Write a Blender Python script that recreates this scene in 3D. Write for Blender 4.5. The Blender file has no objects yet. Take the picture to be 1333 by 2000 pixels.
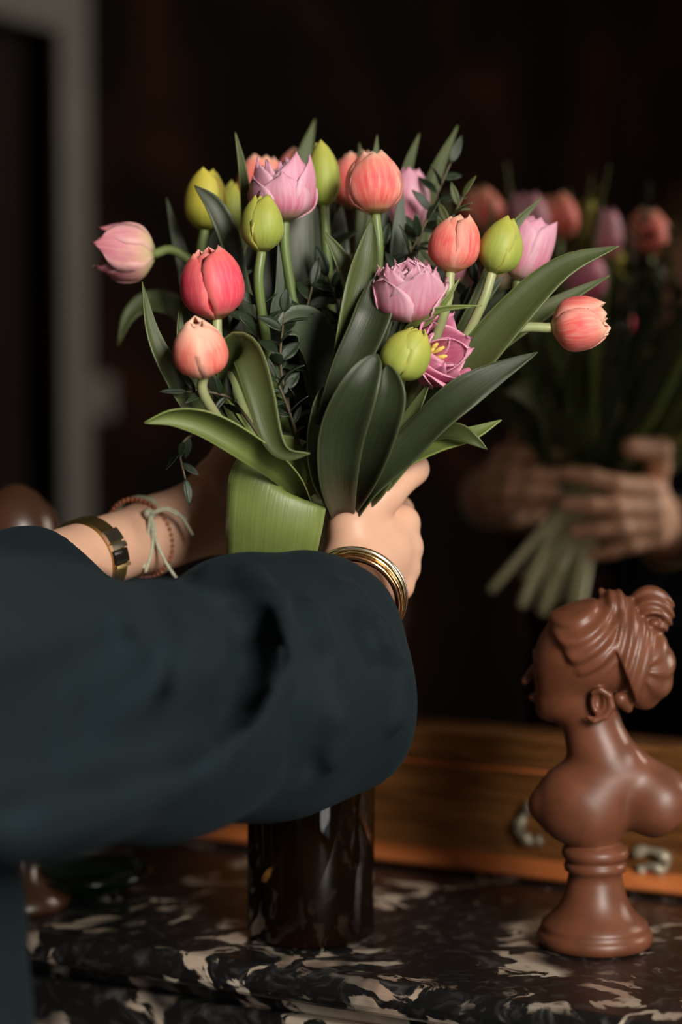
import bpy, math, random
import numpy as np
from mathutils import Vector
random.seed(7); RNG = np.random.default_rng(7)

# ------------------------------------------------------------------ camera
FPX = 4150.0; CX, CY = 666.5, 1000.0; HORIZON = 750.0
CAMZ = 1.50
PITCH = math.atan((CY - HORIZON) / FPX)
SC = bpy.context.scene; COL = SC.collection
cam_d = bpy.data.cameras.new('camera'); cam = bpy.data.objects.new('camera', cam_d); COL.objects.link(cam)
cam.location = (0, 0, CAMZ); cam.rotation_euler = (math.pi / 2 - PITCH, 0, 0)
cam_d.sensor_fit = 'VERTICAL'; cam_d.sensor_height = 36.0; cam_d.lens = FPX / 2000 * 36.0
cam_d.clip_start = 0.05
cam_d.dof.use_dof = True; cam_d.dof.focus_distance = 1.435; cam_d.dof.aperture_fstop = 2.2
SC.camera = cam

# ------------------------------------------------------------------ room axes
TH = math.radians(27.9)
Mv = np.array([math.sin(TH), math.cos(TH), 0.0])        # into the mirror
Tv = np.array([math.cos(TH), -math.sin(TH), 0.0])       # along the mirror, to the right
M0 = np.array([0.0996, 1.762, 0.0])
def R(t, s, z): return M0 + t * Tv - s * Mv + np.array([0, 0, z])
MANTEL = 1.097

# ------------------------------------------------------------------ world, window light, exposure
SC.view_settings.view_transform = 'Standard'; SC.view_settings.look = 'None'
SC.view_settings.gamma = 1.0; SC.view_settings.exposure = 0.0; SC.view_settings.use_curve_mapping = False
w = bpy.data.worlds.new('world'); SC.world = w; w.use_nodes = True
w.node_tree.nodes['Background'].inputs[0].default_value = (0.75, 0.85, 1.0, 1)
w.node_tree.nodes['Background'].inputs[1].default_value = 0.5
WT = 2.45; WS0, WS1, WZ0, WZ1 = 1.50, 2.75, 0.12, 3.35   # window opening in the right wall
WMID = 1.85
for nm, z0, z1, en in (('window_daylight', WMID, WZ1, 235), ('window_daylight_low', WZ0, WMID, 20)):   # sky above, dimmer ground light below
    ld = bpy.data.lights.new(nm, 'AREA'); lo = bpy.data.objects.new(nm, ld); COL.objects.link(lo)
    ld.shape = 'RECTANGLE'; ld.size = WS1 - WS0; ld.size_y = z1 - z0; ld.energy = en; ld.color = (1.0, 0.94, 0.85)
    lo.location = Vector(R(WT + 0.10, (WS0 + WS1) / 2, (z0 + z1) / 2))
    lo.rotation_euler = Vector(-Tv).to_track_quat('-Z', 'Z').to_euler()

# ------------------------------------------------------------------ helpers
def P(px, py, Y):
    X = (px - CX) / FPX; v = (CY - py) / FPX
    cp, sp = math.cos(PITCH), math.sin(PITCH)
    d = np.array([X, cp + v * sp, -sp + v * cp])
    k = Y / d[1]
    return np.array([0, 0, CAMZ]) + k * d
def M(px, Y): return px * Y / FPX
SR = np.array([1.0, 0, 0]); SU = np.array([0, math.sin(PITCH), math.cos(PITCH)]); SF = np.array([0, math.cos(PITCH), -math.sin(PITCH)])
def nrm(a): a = np.asarray(a, float); return a / (np.linalg.norm(a) + 1e-12)
def sdir(x, y, toward): return nrm(x * SR + y * SU - toward * SF)

def wloc(o):
    L = np.zeros(3)
    while o is not None: L += np.array(o.location); o = o.parent
    return L
def build(name, V, F, mat, parent=None, uv=None, smooth=True, solid=0.0, bevel=0.0, subsurf=0):
    V = np.asarray(V, float)
    org = wloc(parent) if parent is not None else V.mean(0) * [1, 1, 0] + [0, 0, V[:, 2].min()]
    me = bpy.data.meshes.new(name)
    me.from_pydata((V - org).tolist(), [], F if isinstance(F, list) else F.tolist())
    if uv is not None:
        ul = me.uv_layers.new(name='UVMap')
        li = np.empty(len(me.loops), np.int32); me.loops.foreach_get('vertex_index', li)
        ul.data.foreach_set('uv', np.asarray(uv, np.float32)[li].ravel())
    if smooth: me.polygons.foreach_set('use_smooth', [True] * len(me.polygons))
    if mat is not None: me.materials.append(mat)
    me.update()
    o = bpy.data.objects.new(name, me); COL.objects.link(o)
    if parent is not None: o.parent = parent
    else: o.location = org
    if bevel:
        b = o.modifiers.new('bevel', 'BEVEL'); b.width = bevel; b.segments = 3; b.limit_method = 'ANGLE'
    if subsurf:
        b = o.modifiers.new('sub', 'SUBSURF'); b.levels = subsurf; b.render_levels = subsurf
    if solid:
        b = o.modifiers.new('solid', 'SOLIDIFY'); b.thickness = solid; b.offset = 0
    return o
def root(name, loc, label, cat, group=None):
    o = bpy.data.objects.new(name, None); o.location = Vector(loc); COL.objects.link(o); o.empty_display_size = 0.02
    tag(o, label, cat, group); return o
def tag(o, label=None, cat=None, group=None, kind=None):
    if label: o['label'] = label
    if cat: o['category'] = cat
    if group: o['group'] = group
    if kind: o['kind'] = kind
    return o
def box_room(t0, t1, s0, s1, z0, z1):
    V = [R(t, s, z) for t in (t0, t1) for s in (s0, s1) for z in (z0, z1)]
    F = [(0, 1, 3, 2), (4, 6, 7, 5), (0, 4, 5, 1), (2, 3, 7, 6), (0, 2, 6, 4), (1, 5, 7, 3)]
    return np.array(V), [list(f)[::-1] for f in F]
def catmull(pts, n):
    pts = np.asarray(pts, float); m = len(pts)
    if m == 2: return pts[0] + np.linspace(0, 1, n)[:, None] * (pts[1] - pts[0])
    ext = np.vstack([2 * pts[0] - pts[1], pts, 2 * pts[-1] - pts[-2]])
    out = []
    for q in np.linspace(0, m - 1 - 1e-9, n):
        i = int(q); t = q - i; a, b, c, d = ext[i:i + 4]
        out.append(.5 * ((2 * b) + (-a + c) * t + (2 * a - 5 * b + 4 * c - d) * t * t + (-a + 3 * b - 3 * c + d) * t ** 3))
    return np.array(out)
def tube(path, rad, seg=8, cap=True):
    path = np.asarray(path); n = len(path); rad = np.broadcast_to(rad, (n,))
    T = np.gradient(path, axis=0); T /= np.linalg.norm(T, axis=1)[:, None] + 1e-12
    up = np.array([0, 0, 1.0]) if abs(T[0][2]) < .9 else np.array([1.0, 0, 0])
    V = []; N = nrm(np.cross(T[0], up))
    for i in range(n):
        N = nrm(N - T[i] * N.dot(T[i])); B = np.cross(T[i], N)
        for k in range(seg):
            a = 2 * math.pi * k / seg; V.append(path[i] + rad[i] * (math.cos(a) * N + math.sin(a) * B))
    F = [(i * seg + k, i * seg + (k + 1) % seg, (i + 1) * seg + (k + 1) % seg, (i + 1) * seg + k) for i in range(n - 1) for k in range(seg)]
    if cap: F += [tuple(range(seg))[::-1], tuple((n - 1) * seg + k for k in range(seg))]
    uv = [(i / (n - 1), k / seg) for i in range(n) for k in range(seg)]
    return np.array(V), F, uv
def lathe(prof, c, seg=48, closed=False):
    V = []; n = len(prof)
    for r, z in prof:
        for k in range(seg):
            a = 2 * math.pi * k / seg; V.append((c[0] + r * math.cos(a), c[1] + r * math.sin(a), c[2] + z))
    m = n if closed else n - 1
    F = [(i * seg + k, i * seg + (k + 1) % seg, ((i + 1) % n) * seg + (k + 1) % seg, ((i + 1) % n) * seg + k) for i in range(m) for k in range(seg)]
    if not closed: F += [tuple(range(seg))[::-1], tuple((n - 1) * seg + k for k in range(seg))]
    return np.array(V), F

# ---- signed distance modelling with surface nets (organic shapes)
def capsule(p, a, b, ra, rb):
    a = np.asarray(a, np.float32); b = np.asarray(b, np.float32); ab = b - a; q = p - a
    t = np.clip((q @ ab) / max(float(ab @ ab), 1e-12), 0, 1)
    return np.linalg.norm(q - t[:, None] * ab, axis=1) - (ra + (rb - ra) * t)
def ellip(p, c, r, ax=None):
    q = p - np.asarray(c, np.float32)
    if ax is not None: q = q @ np.asarray(ax, np.float32).T
    r = np.asarray(r, np.float32); k0 = np.linalg.norm(q / r, axis=1); k1 = np.linalg.norm(q / (r * r), axis=1) + 1e-9
    return k0 * (k0 - 1) / k1
def smin(a, b, k):
    h = np.clip(.5 + .5 * (b - a) / k, 0, 1); return b + (a - b) * h - k * h * (1 - h)
def smax(a, b, k): return -smin(-a, -b, k)
def chain(p, pts, rs, k=.004):
    d = None
    for i in range(len(pts) - 1):
        e = capsule(p, pts[i], pts[i + 1], rs[i], rs[i + 1]); d = e if d is None else smin(d, e, k)
    return d
def surfnet(f, lo, hi, h):
    lo = np.asarray(lo, float); hi = np.asarray(hi, float)
    n = np.ceil((hi - lo) / h).astype(int) + 1
    ax = [lo[i] + h * np.arange(n[i]) for i in range(3)]
    D = np.empty(n, np.float32)
    YZ = np.stack(np.meshgrid(ax[1], ax[2], indexing='ij'), -1).reshape(-1, 2)
    step = max(1, int(400000 / len(YZ)))
    for i in range(0, n[0], step):
        xs = ax[0][i:i + step]
        pts = np.empty((len(xs), len(YZ), 3), np.float32); pts[:, :, 0] = xs[:, None]; pts[:, :, 1:] = YZ[None]
        D[i:i + len(xs)] = f(pts.reshape(-1, 3)).reshape(len(xs), n[1], n[2])
    S = D < 0
    c = n - 1
    cor = [(i, j, k) for i in (0, 1) for j in (0, 1) for k in (0, 1)]
    def sl(A, o): return A[o[0]:o[0] + c[0], o[1]:o[1] + c[1], o[2]:o[2] + c[2]]
    cnt = sum(sl(S, o).astype(np.int8) for o in cor)
    act = (cnt > 0) & (cnt < 8)
    idx = -np.ones(c, np.int64); ii = np.argwhere(act); idx[act] = np.arange(len(ii))
    acc = np.zeros((len(ii), 3)); num = np.zeros(len(ii))
    for a in cor:
        for axn in range(3):
            if a[axn]: continue
            b = list(a); b[axn] = 1
            da = D[ii[:, 0] + a[0], ii[:, 1] + a[1], ii[:, 2] + a[2]]; db = D[ii[:, 0] + b[0], ii[:, 1] + b[1], ii[:, 2] + b[2]]
            m = (da < 0) != (db < 0); t = np.where(m, da / np.where(m, da - db, 1), 0)
            pos = np.tile(np.array(a, float), (len(ii), 1)); pos[:, axn] += t
            acc[m] += pos[m]; num[m] += 1
    V = lo + h * (ii + acc / num[:, None])
    Fs = []
    for axn in range(3):
        u, v = [(1, 2), (2, 0), (0, 1)][axn]
        A = np.moveaxis(S, (axn, u, v), (0, 1, 2)); I = np.moveaxis(idx, (axn, u, v), (0, 1, 2))
        s0 = A[:-1, 1:-1, 1:-1]; s1 = A[1:, 1:-1, 1:-1]
        e = np.argwhere(s0 != s1)
        q = np.stack([I[e[:, 0], e[:, 1], e[:, 2]], I[e[:, 0], e[:, 1] + 1, e[:, 2]], I[e[:, 0], e[:, 1] + 1, e[:, 2] + 1], I[e[:, 0], e[:, 1], e[:, 2] + 1]], 1)
        fl = ~s0[e[:, 0], e[:, 1], e[:, 2]]; q[fl] = q[fl][:, ::-1]
        Fs.append(q)
    F = np.vstack(Fs); F = F[(F >= 0).all(1)]
    return V, F
def largest(V, F):
    lab = np.arange(len(V))
    for _ in range(200):
        m = lab[F].min(1); old = lab.copy()
        for c in range(4): np.minimum.at(lab, F[:, c], m)
        lab = lab[lab]
        if (lab == old).all(): break
    keep = lab == np.bincount(lab).argmax(); new = np.cumsum(keep) - 1
    return V[keep], new[F[keep[F[:, 0]]]]
def relax(V, F, it=2, lam=.5):
    E = np.vstack([F[:, [0, 1]], F[:, [1, 2]], F[:, [2, 3]], F[:, [3, 0]]])
    for _ in range(it):
        s = np.zeros_like(V); c = np.zeros(len(V))
        for a, b in ((0, 1), (1, 0)):
            for d in range(3): s[:, d] += np.bincount(E[:, a], V[E[:, b], d], len(V))
            c += np.bincount(E[:, a], minlength=len(V))
        V = V + lam * (s / np.maximum(c, 1)[:, None] - V)
    return V
def trace(f, px, py, y0=.7, y1=2.0):
    d = nrm(P(px, py, 1.0) - P(0, 0, 0)); o = np.array([0, 0, CAMZ]); t = y0
    for _ in range(120):
        q = (o + d * t).astype(np.float32)[None]; e = float(f(q)[0])
        if e < 2e-4: break
        t += max(e * .8, 2e-4)
        if t > y1: return None
    return o + d * t

# ------------------------------------------------------------------ materials
def mat(name):
    m = bpy.data.materials.new(name); m.use_nodes = True
    return m, m.node_tree.nodes, m.node_tree.links, m.node_tree.nodes['Principled BSDF']
def c4(c): return (c[0], c[1], c[2], 1)
def ramp(N, stops, interp='LINEAR'):
    r = N.new('ShaderNodeValToRGB'); e = r.color_ramp.elements; r.color_ramp.interpolation = interp
    e[0].position, e[0].color = stops[0][0], c4(stops[0][1]); e[1].position, e[1].color = stops[-1][0], c4(stops[-1][1])
    for p, c in stops[1:-1]:
        q = e.new(p); q.color = c4(c)
    return r
def noise(N, L, scale, detail=4, dist=0, vec=None, rough=.5):
    n = N.new('ShaderNodeTexNoise'); n.inputs['Scale'].default_value = scale; n.inputs['Detail'].default_value = detail
    n.inputs['Distortion'].default_value = dist; n.inputs['Roughness'].default_value = rough
    if vec is not None: L.new(vec, n.inputs['Vector'])
    return n
def coords(N, L, kind='Object', scale=(1, 1, 1), rot=(0, 0, 0)):
    t = N.new('ShaderNodeTexCoord'); m = N.new('ShaderNodeMapping'); m.inputs['Scale'].default_value = scale; m.inputs['Rotation'].default_value = rot
    L.new(t.outputs[kind], m.inputs[0]); return m.outputs[0]
def mixc(N, L, f, a, b, mode='MIX'):
    m = N.new('ShaderNodeMix'); m.data_type = 'RGBA'; m.blend_type = mode
    for s, v in ((m.inputs[0], f), (m.inputs[6], a), (m.inputs[7], b)):
        if isinstance(v, (int, float)): s.default_value = v
        elif isinstance(v, tuple): s.default_value = c4(v)
        else: L.new(v, s)
    return m.outputs[2]
def bump(N, L, h, b, strength=.3, dist=.001):
    q = N.new('ShaderNodeBump'); q.inputs['Strength'].default_value = strength; q.inputs['Distance'].default_value = dist
    L.new(h, q.inputs['Height']); L.new(q.outputs[0], b.inputs['Normal'])
def plain(name, col, rough=.5, metal=0, var=.15, scale=30, spec=.5, bumpd=0, coat=0):
    m, N, L, b = mat(name)
    n = noise(N, L, scale, 4, 0, coords(N, L))
    r = ramp(N, [(.3, tuple(c * (1 - var) for c in col)), (.7, tuple(min(1, c * (1 + var)) for c in col))])
    L.new(n.outputs[0], r.inputs[0]); L.new(r.outputs[0], b.inputs['Base Color'])
    b.inputs['Roughness'].default_value = rough; b.inputs['Metallic'].default_value = metal; b.inputs['Specular IOR Level'].default_value = spec
    b.inputs['Coat Weight'].default_value = coat
    if bumpd: bump(N, L, n.outputs[0], b, .4, bumpd)
    return m
def petal_mat(name, stops, edge, streak, vein=.35):
    """colour runs along the petal (UV x), paler towards the rim (UV y), fine streaks along its length"""
    m, N, L, b = mat(name)
    t = N.new('ShaderNodeTexCoord'); s = N.new('ShaderNodeSeparateXYZ'); L.new(t.outputs['UV'], s.inputs[0])
    r = ramp(N, stops); L.new(s.outputs[0], r.inputs[0])
    a = N.new('ShaderNodeMath'); a.operation = 'MULTIPLY_ADD'; a.inputs[1].default_value = 2; a.inputs[2].default_value = -1; L.new(s.outputs[1], a.inputs[0])
    ab = N.new('ShaderNodeMath'); ab.operation = 'ABSOLUTE'; L.new(a.outputs[0], ab.inputs[0])
    er = ramp(N, [(.5, (0, 0, 0)), (.98, (1, 1, 1))]); L.new(ab.outputs[0], er.inputs[0])
    mp = N.new('ShaderNodeMapping'); mp.inputs['Scale'].default_value = (1.1, 7, 1); L.new(t.outputs['UV'], mp.inputs[0])
    ob = N.new('ShaderNodeObjectInfo'); ad = N.new('ShaderNodeVectorMath'); ad.operation = 'ADD'
    sc = N.new('ShaderNodeVectorMath'); sc.operation = 'SCALE'; sc.inputs['Scale'].default_value = 37.0
    cb = N.new('ShaderNodeCombineXYZ'); L.new(ob.outputs['Random'], cb.inputs[0]); L.new(ob.outputs['Random'], cb.inputs[1]); L.new(cb.outputs[0], sc.inputs[0])
    L.new(mp.outputs[0], ad.inputs[0]); L.new(sc.outputs[0], ad.inputs[1])
    n = noise(N, L, 2.2, 4, .3, ad.outputs[0]); nr = ramp(N, [(.42, (0, 0, 0)), (.68, (1, 1, 1))]); L.new(n.outputs[0], nr.inputs[0])
    ml = N.new('ShaderNodeMath'); ml.operation = 'MULTIPLY'; ml.inputs[1].default_value = .75; L.new(er.outputs[0], ml.inputs[0])
    c = mixc(N, L, ml.outputs[0], r.outputs[0], edge)
    m2 = N.new('ShaderNodeMath'); m2.operation = 'MULTIPLY'; m2.inputs[1].default_value = vein; L.new(nr.outputs[0], m2.inputs[0])
    c = mixc(N, L, m2.outputs[0], c, streak)
    mp2 = N.new('ShaderNodeMapping'); mp2.inputs['Scale'].default_value = (2, 45, 1); L.new(t.outputs['UV'], mp2.inputs[0])
    n2 = noise(N, L, 1.5, 2, 0, mp2.outputs[0]); bump(N, L, n2.outputs[0], b, .25, .0006)
    L.new(c, b.inputs['Base Color']); b.inputs['Roughness'].default_value = .5; b.inputs['Specular IOR Level'].default_value = .35
    b.inputs['Subsurface Weight'].default_value = .12; b.inputs['Subsurface Radius'].default_value = (.004, .002, .0015); b.inputs['Subsurface Scale'].default_value = .5
    return m
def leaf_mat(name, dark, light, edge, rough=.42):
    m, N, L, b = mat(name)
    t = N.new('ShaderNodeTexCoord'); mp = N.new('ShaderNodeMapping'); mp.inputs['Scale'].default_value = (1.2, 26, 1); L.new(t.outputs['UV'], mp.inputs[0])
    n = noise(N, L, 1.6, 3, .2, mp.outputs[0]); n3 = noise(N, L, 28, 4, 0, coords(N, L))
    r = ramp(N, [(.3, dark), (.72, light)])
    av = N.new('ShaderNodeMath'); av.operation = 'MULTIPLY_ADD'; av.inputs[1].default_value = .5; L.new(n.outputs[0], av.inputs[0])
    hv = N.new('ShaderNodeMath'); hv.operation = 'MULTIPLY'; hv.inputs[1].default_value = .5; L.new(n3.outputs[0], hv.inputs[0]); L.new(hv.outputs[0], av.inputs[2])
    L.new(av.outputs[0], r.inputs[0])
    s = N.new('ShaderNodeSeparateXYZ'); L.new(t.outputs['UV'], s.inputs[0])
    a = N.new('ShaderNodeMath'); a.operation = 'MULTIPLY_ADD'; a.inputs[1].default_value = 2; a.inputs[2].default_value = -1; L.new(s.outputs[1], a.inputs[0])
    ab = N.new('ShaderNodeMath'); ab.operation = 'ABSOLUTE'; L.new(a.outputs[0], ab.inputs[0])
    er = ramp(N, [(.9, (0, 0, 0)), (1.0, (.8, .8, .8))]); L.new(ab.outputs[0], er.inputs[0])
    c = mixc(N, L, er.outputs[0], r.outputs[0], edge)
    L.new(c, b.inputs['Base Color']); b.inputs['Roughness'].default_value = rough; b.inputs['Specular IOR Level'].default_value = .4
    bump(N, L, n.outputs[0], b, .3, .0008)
    return m
PET = {
 'coral': petal_mat('petal_coral', [(0, (.70, .42, .16)), (.15, (.74, .13, .10)), (.55, (.78, .105, .105)), (.85, (.84, .25, .19)), (1, (.92, .56, .40))], (.88, .38, .30), (.93, .54, .43)),
 'pink': petal_mat('petal_pink', [(0, (.72, .35, .20)), (.15, (.76, .075, .115)), (.6, (.78, .05, .10)), (.9, (.82, .13, .13)), (1, (.92, .42, .34))], (.88, .20, .19), (.90, .28, .27)),
 'salmon': petal_mat('petal_salmon', [(0, (.78, .45, .26)), (.2, (.78, .14, .11)), (.6, (.82, .19, .145)), (1, (.92, .55, .40))], (.92, .52, .38), (.92, .48, .36)),
 'lavender': petal_mat('petal_lavender', [(0, (.55, .40, .20)), (.25, (.54, .14, .22)), (.6, (.60, .25, .345)), (1, (.62, .28, .39))], (.74, .44, .53), (.78, .50, .57)),
 'mauve': petal_mat('petal_mauve', [(0, (.55, .30, .18)), (.25, (.52, .08, .17)), (.6, (.56, .13, .25)), (1, (.62, .22, .35))], (.76, .38, .48), (.70, .32, .44)),
 'pale': petal_mat('petal_pale', [(0, (.70, .62, .30)), (.3, (.62, .28, .26)), (.6, (.60, .21, .27)), (1, (.60, .17, .24))], (.74, .42, .42), (.76, .48, .36)),
 'green': petal_mat('petal_green', [(0, (.22, .30, .05)), (.4, (.30, .36, .06)), (.8, (.36, .38, .06)), (1, (.50, .46, .08))], (.50, .52, .12), (.40, .44, .10), .4),
 'yellow': petal_mat('petal_yellow', [(0, (.22, .26, .03)), (.4, (.40, .37, .04)), (.8, (.50, .43, .05)), (1, (.58, .48, .08))], (.52, .46, .08), (.48, .44, .08), .4),
}
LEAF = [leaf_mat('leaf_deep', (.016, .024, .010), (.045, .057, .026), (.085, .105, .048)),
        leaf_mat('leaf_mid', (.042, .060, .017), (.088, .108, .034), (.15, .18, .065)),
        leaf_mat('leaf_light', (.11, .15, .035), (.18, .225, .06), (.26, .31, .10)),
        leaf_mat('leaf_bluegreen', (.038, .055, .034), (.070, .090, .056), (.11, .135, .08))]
def stem_mat(name, top, end):
    m, N, L, b = mat(name); t = N.new('ShaderNodeTexCoord'); s = N.new('ShaderNodeSeparateXYZ'); L.new(t.outputs['UV'], s.inputs[0])
    r = ramp(N, [(0, top), (.25, tuple(c * .75 for c in top)), (.72, tuple(c * .8 for c in top)), (.86, end)]); L.new(s.outputs[0], r.inputs[0])
    n = noise(N, L, 60, 3, 0, coords(N, L)); L.new(mixc(N, L, .25, r.outputs[0], n.outputs[1], 'SOFT_LIGHT'), b.inputs['Base Color']); b.inputs['Roughness'].default_value = .42
    return m
STEM = stem_mat('stem_green', (.15, .21, .06), (.68, .70, .46))
STEMP = stem_mat('stem_pale', (.36, .40, .18), (.72, .73, .50))
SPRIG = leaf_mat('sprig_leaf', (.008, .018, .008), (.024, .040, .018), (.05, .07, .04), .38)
TWIG = plain('twig', (.10, .075, .04), .7, 0, .3, 80)
STAMEN = plain('stamen', (.75, .55, .12), .6)
SKIN = plain('skin', (.63, .365, .25), .48, 0, .07, 14, .4)
_b = SKIN.node_tree.nodes['Principled BSDF']; _b.inputs['Subsurface Weight'].default_value = .2; _b.inputs['Subsurface Radius'].default_value = (.012, .005, .003); _b.inputs['Subsurface Scale'].default_value = .6
NAIL = plain('nail', (.62, .32, .26), .3)
CLOTH = plain('navy_cloth', (.0085, .0150, .0185), .7, 0, .12, 500, .07, .0002)
_b = CLOTH.node_tree.nodes['Principled BSDF']; _b.inputs['Sheen Weight'].default_value = .02; _b.inputs['Sheen Roughness'].default_value = .5; _b.inputs['Sheen Tint'].default_value = (.5, .7, .85, 1)
GOLD = plain('gold', (.80, .58, .26), .16, 1, .05, 60)
BRASS = plain('brushed_gold', (.50, .38, .14), .32, 1, .08, 60)
ROSE = plain('rose_gold', (.80, .42, .20), .18, 1, .05, 60)
SILVERG = plain('pale_gold', (.85, .76, .60), .26, 1, .05, 60)
BLACKGL = plain('black_dial', (.012, .010, .008), .12)
CORD = plain('green_cord', (.40, .40, .29), .85, 0, .2, 300)
BEAD = plain('red_bead', (.32, .10, .045), .4, 0, .3, 150)
HAIR = plain('brown_hair', (.10, .045, .02), .5, 0, .4, 90)
TERRA = plain('terracotta', (.150, .050, .024), .42, 0, .22, 45, .5)
WOOD_D = plain('dark_wood', (.030, .014, .008), .35)
BRONZE = plain('old_bronze', (.30, .26, .19), .4, .4, .35, 70)

def marble(name, scale, thr):
    m, N, L, b = mat(name); v = coords(N, L, 'Object')
    n0 = noise(N, L, 9, 4, 0, v); ad = N.new('ShaderNodeVectorMath'); ad.operation = 'MULTIPLY_ADD'
    ad.inputs[1].default_value = (.08, .08, .08); L.new(n0.outputs[1], ad.inputs[0]); L.new(v, ad.inputs[2])
    n1 = noise(N, L, scale, 6, 1.1, ad.outputs[0], .52); r1 = ramp(N, [(thr, (0, 0, 0)), (thr + .025, (1, 1, 1))]); L.new(n1.outputs[0], r1.inputs[0])
    n2 = noise(N, L, scale * .45, 3, .6, v); r2 = ramp(N, [(.46, (0, 0, 0)), (.56, (1, 1, 1))]); L.new(n2.outputs[0], r2.inputs[0])
    mk = mixc(N, L, 1.0, r1.outputs[0], r2.outputs[0], 'MULTIPLY')
    n3 = noise(N, L, scale * 1.5, 5, 2.5, ad.outputs[0]); r3 = ramp(N, [(.5, (.008, .008, .008)), (.62, (.024, .023, .023)), (.7, (.06, .055, .05))]); L.new(n3.outputs[0], r3.inputs[0])
    n4 = noise(N, L, 22, 3, 0, v); r4 = ramp(N, [(.35, (.34, .24, .18)), (.65, (.52, .45, .36))]); L.new(n4.outputs[0], r4.inputs[0])
    L.new(mixc(N, L, mk, r3.outputs[0], r4.outputs[0]), b.inputs['Base Color']); b.inputs['Roughness'].default_value = .30
    return m
MARBLE = marble('black_marble', 26, .545)
MARBLE2 = marble('black_marble_frieze', 17, .50)
def wood(name, a, c, rough=.28):
    m, N, L, b = mat(name); v = coords(N, L, 'Object', (3, 3, 30), (0, 0, TH))
    n = noise(N, L, 4, 6, .8, v); r = ramp(N, [(.3, a), (.7, c)]); L.new(n.outputs[0], r.inputs[0])
    L.new(r.outputs[0], b.inputs['Base Color']); b.inputs['Roughness'].default_value = rough; b.inputs['Coat Weight'].default_value = .3; b.inputs['Coat Roughness'].default_value = .2
    return m
WOOD = wood('frame_wood', (.07, .026, .007), (.21, .085, .024))
WOODR = wood('frame_moulding', (.32, .085, .022), (.55, .17, .05), .22)
def wallpaper():
    m, N, L, b = mat('dark_wallpaper'); v = coords(N, L)
    n = noise(N, L, 2.3, 3, .6, v); r = ramp(N, [(.45, (.0025, .0018, .0012)), (.56, (.007, .003, .0014)), (.70, (.020, .0055, .002))]); L.new(n.outputs[0], r.inputs[0])
    L.new(r.outputs[0], b.inputs['Base Color']); b.inputs['Roughness'].default_value = .9; b.inputs['Specular IOR Level'].default_value = .06
    return m
PAPER = wallpaper()
CASING = plain('grey_paint', (.095, .088, .078), .55, 0, .08, 8)
DOORM = plain('dark_door', (.006, .003, .002), .6, 0, .15, 30, .1)
FLOORM = wood('floor_wood', (.035, .018, .008), (.07, .038, .018), .4)
CEILM = plain('dim_plaster', (.10, .085, .07), .9)
def mirror_mat():
    m, N, L, b = mat('mirror_glass'); n = noise(N, L, 5, 3, 0, coords(N, L)); r = ramp(N, [(.3, (.48, .455, .42)), (.7, (.56, .53, .49))]); L.new(n.outputs[0], r.inputs[0])
    L.new(r.outputs[0], b.inputs['Base Color']); b.inputs['Metallic'].default_value = 1; b.inputs['Roughness'].default_value = .012
    return m
MIRROR = mirror_mat()
def glass(name, col, rough=.03, trans=1.0):
    m, N, L, b = mat(name); n = noise(N, L, 8, 2, 0, coords(N, L)); r = ramp(N, [(.3, tuple(c * .85 for c in col)), (.7, col)]); L.new(n.outputs[0], r.inputs[0])
    L.new(r.outputs[0], b.inputs['Base Color']); b.inputs['Roughness'].default_value = rough; b.inputs['Transmission Weight'].default_value = trans; b.inputs['IOR'].default_value = 1.48
    return m
VGLASS = glass('brown_glass', (.040, .019, .006), .03, .88)
GGLASS = glass('green_glass', (.03, .09, .04), .05, .9)

# ------------------------------------------------------------------ room shell
T0, T1, S1, H = -1.57, WT, 5.6, 3.6
def shell(name, V, F, m, bev=0):
    return tag(build(name, V, F, m, None, None, False, 0, bev), kind='structure')
shell('wall_back', *box_room(T0 - .15, T1 + .15, -.22, -.03, 0, H), PAPER)
shell('wall_front', *box_room(T0 - .15, T1 + .15, S1, S1 + .15, 0, H), PAPER)
shell('floor', *box_room(T0 - .15, T1 + .3, -.2, S1 + .15, -.1, 0), FLOORM)
shell('ceiling', *box_room(T0 - .15, T1 + .3, -.2, S1 + .15, H, H + .1), CEILM)
DS0, DS1, DZ = .88, 1.612, 2.14                      # doorway in the left wall
def joined(boxes):
    V = []; F = []
    for b in boxes:
        v, f = box_room(*b); F += [[i + len(V) for i in q] for q in f]; V += list(v)
    return np.array(V), F
shell('wall_left', *joined([(T0 - .15, T0, -.03, DS0, 0, H), (T0 - .15, T0, DS1, S1, 0, H), (T0 - .15, T0, DS0, DS1, DZ, H)]), PAPER)
shell('wall_right', *joined([(T1, T1 + .15, -.03, WS0, 0, H), (T1, T1 + .15, WS1, S1, 0, H), (T1, T1 + .15, WS0, WS1, 0, WZ0), (T1, T1 + .15, WS0, WS1, WZ1, H)]), PAPER)
door = root('door_1', R(T0 - .05, (DS0 + DS1) / 2, 0), None, None); tag(door, kind='structure')
build('door_leaf', *box_room(T0 - .09, T0 - .05, DS0, DS1, 0, DZ), DOORM, door, None, False)
for zz in ((.25, .95), (1.15, 2.0)):
    build('door_panel', *box_room(T0 - .05, T0 - .035, DS0 + .13, DS1 - .13, *zz), DOORM, door, None, False, 0, .008)
trim = root('trim_1', R(T0, (DS0 + DS1) / 2, 0), None, None); tag(trim, kind='structure')
cw = .092
build('casing_post', *box_room(T0, T0 + .028, DS1, DS1 + cw, 0, DZ + cw), CASING, trim, None, False, 0, .006)
build('casing_post', *box_room(T0, T0 + .028, DS0 - cw, DS0, 0, DZ + cw), CASING, trim, None, False, 0, .006)
build('casing_head', *box_room(T0, T0 + .030, DS0, DS1, DZ, DZ + cw), CASING, trim, None, False, 0, .006)
sw = root('light_switch', R(T0, DS1 + .17, 1.43), 'small grey light switch on the dark wall beside the door casing', 'light switch')
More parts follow.
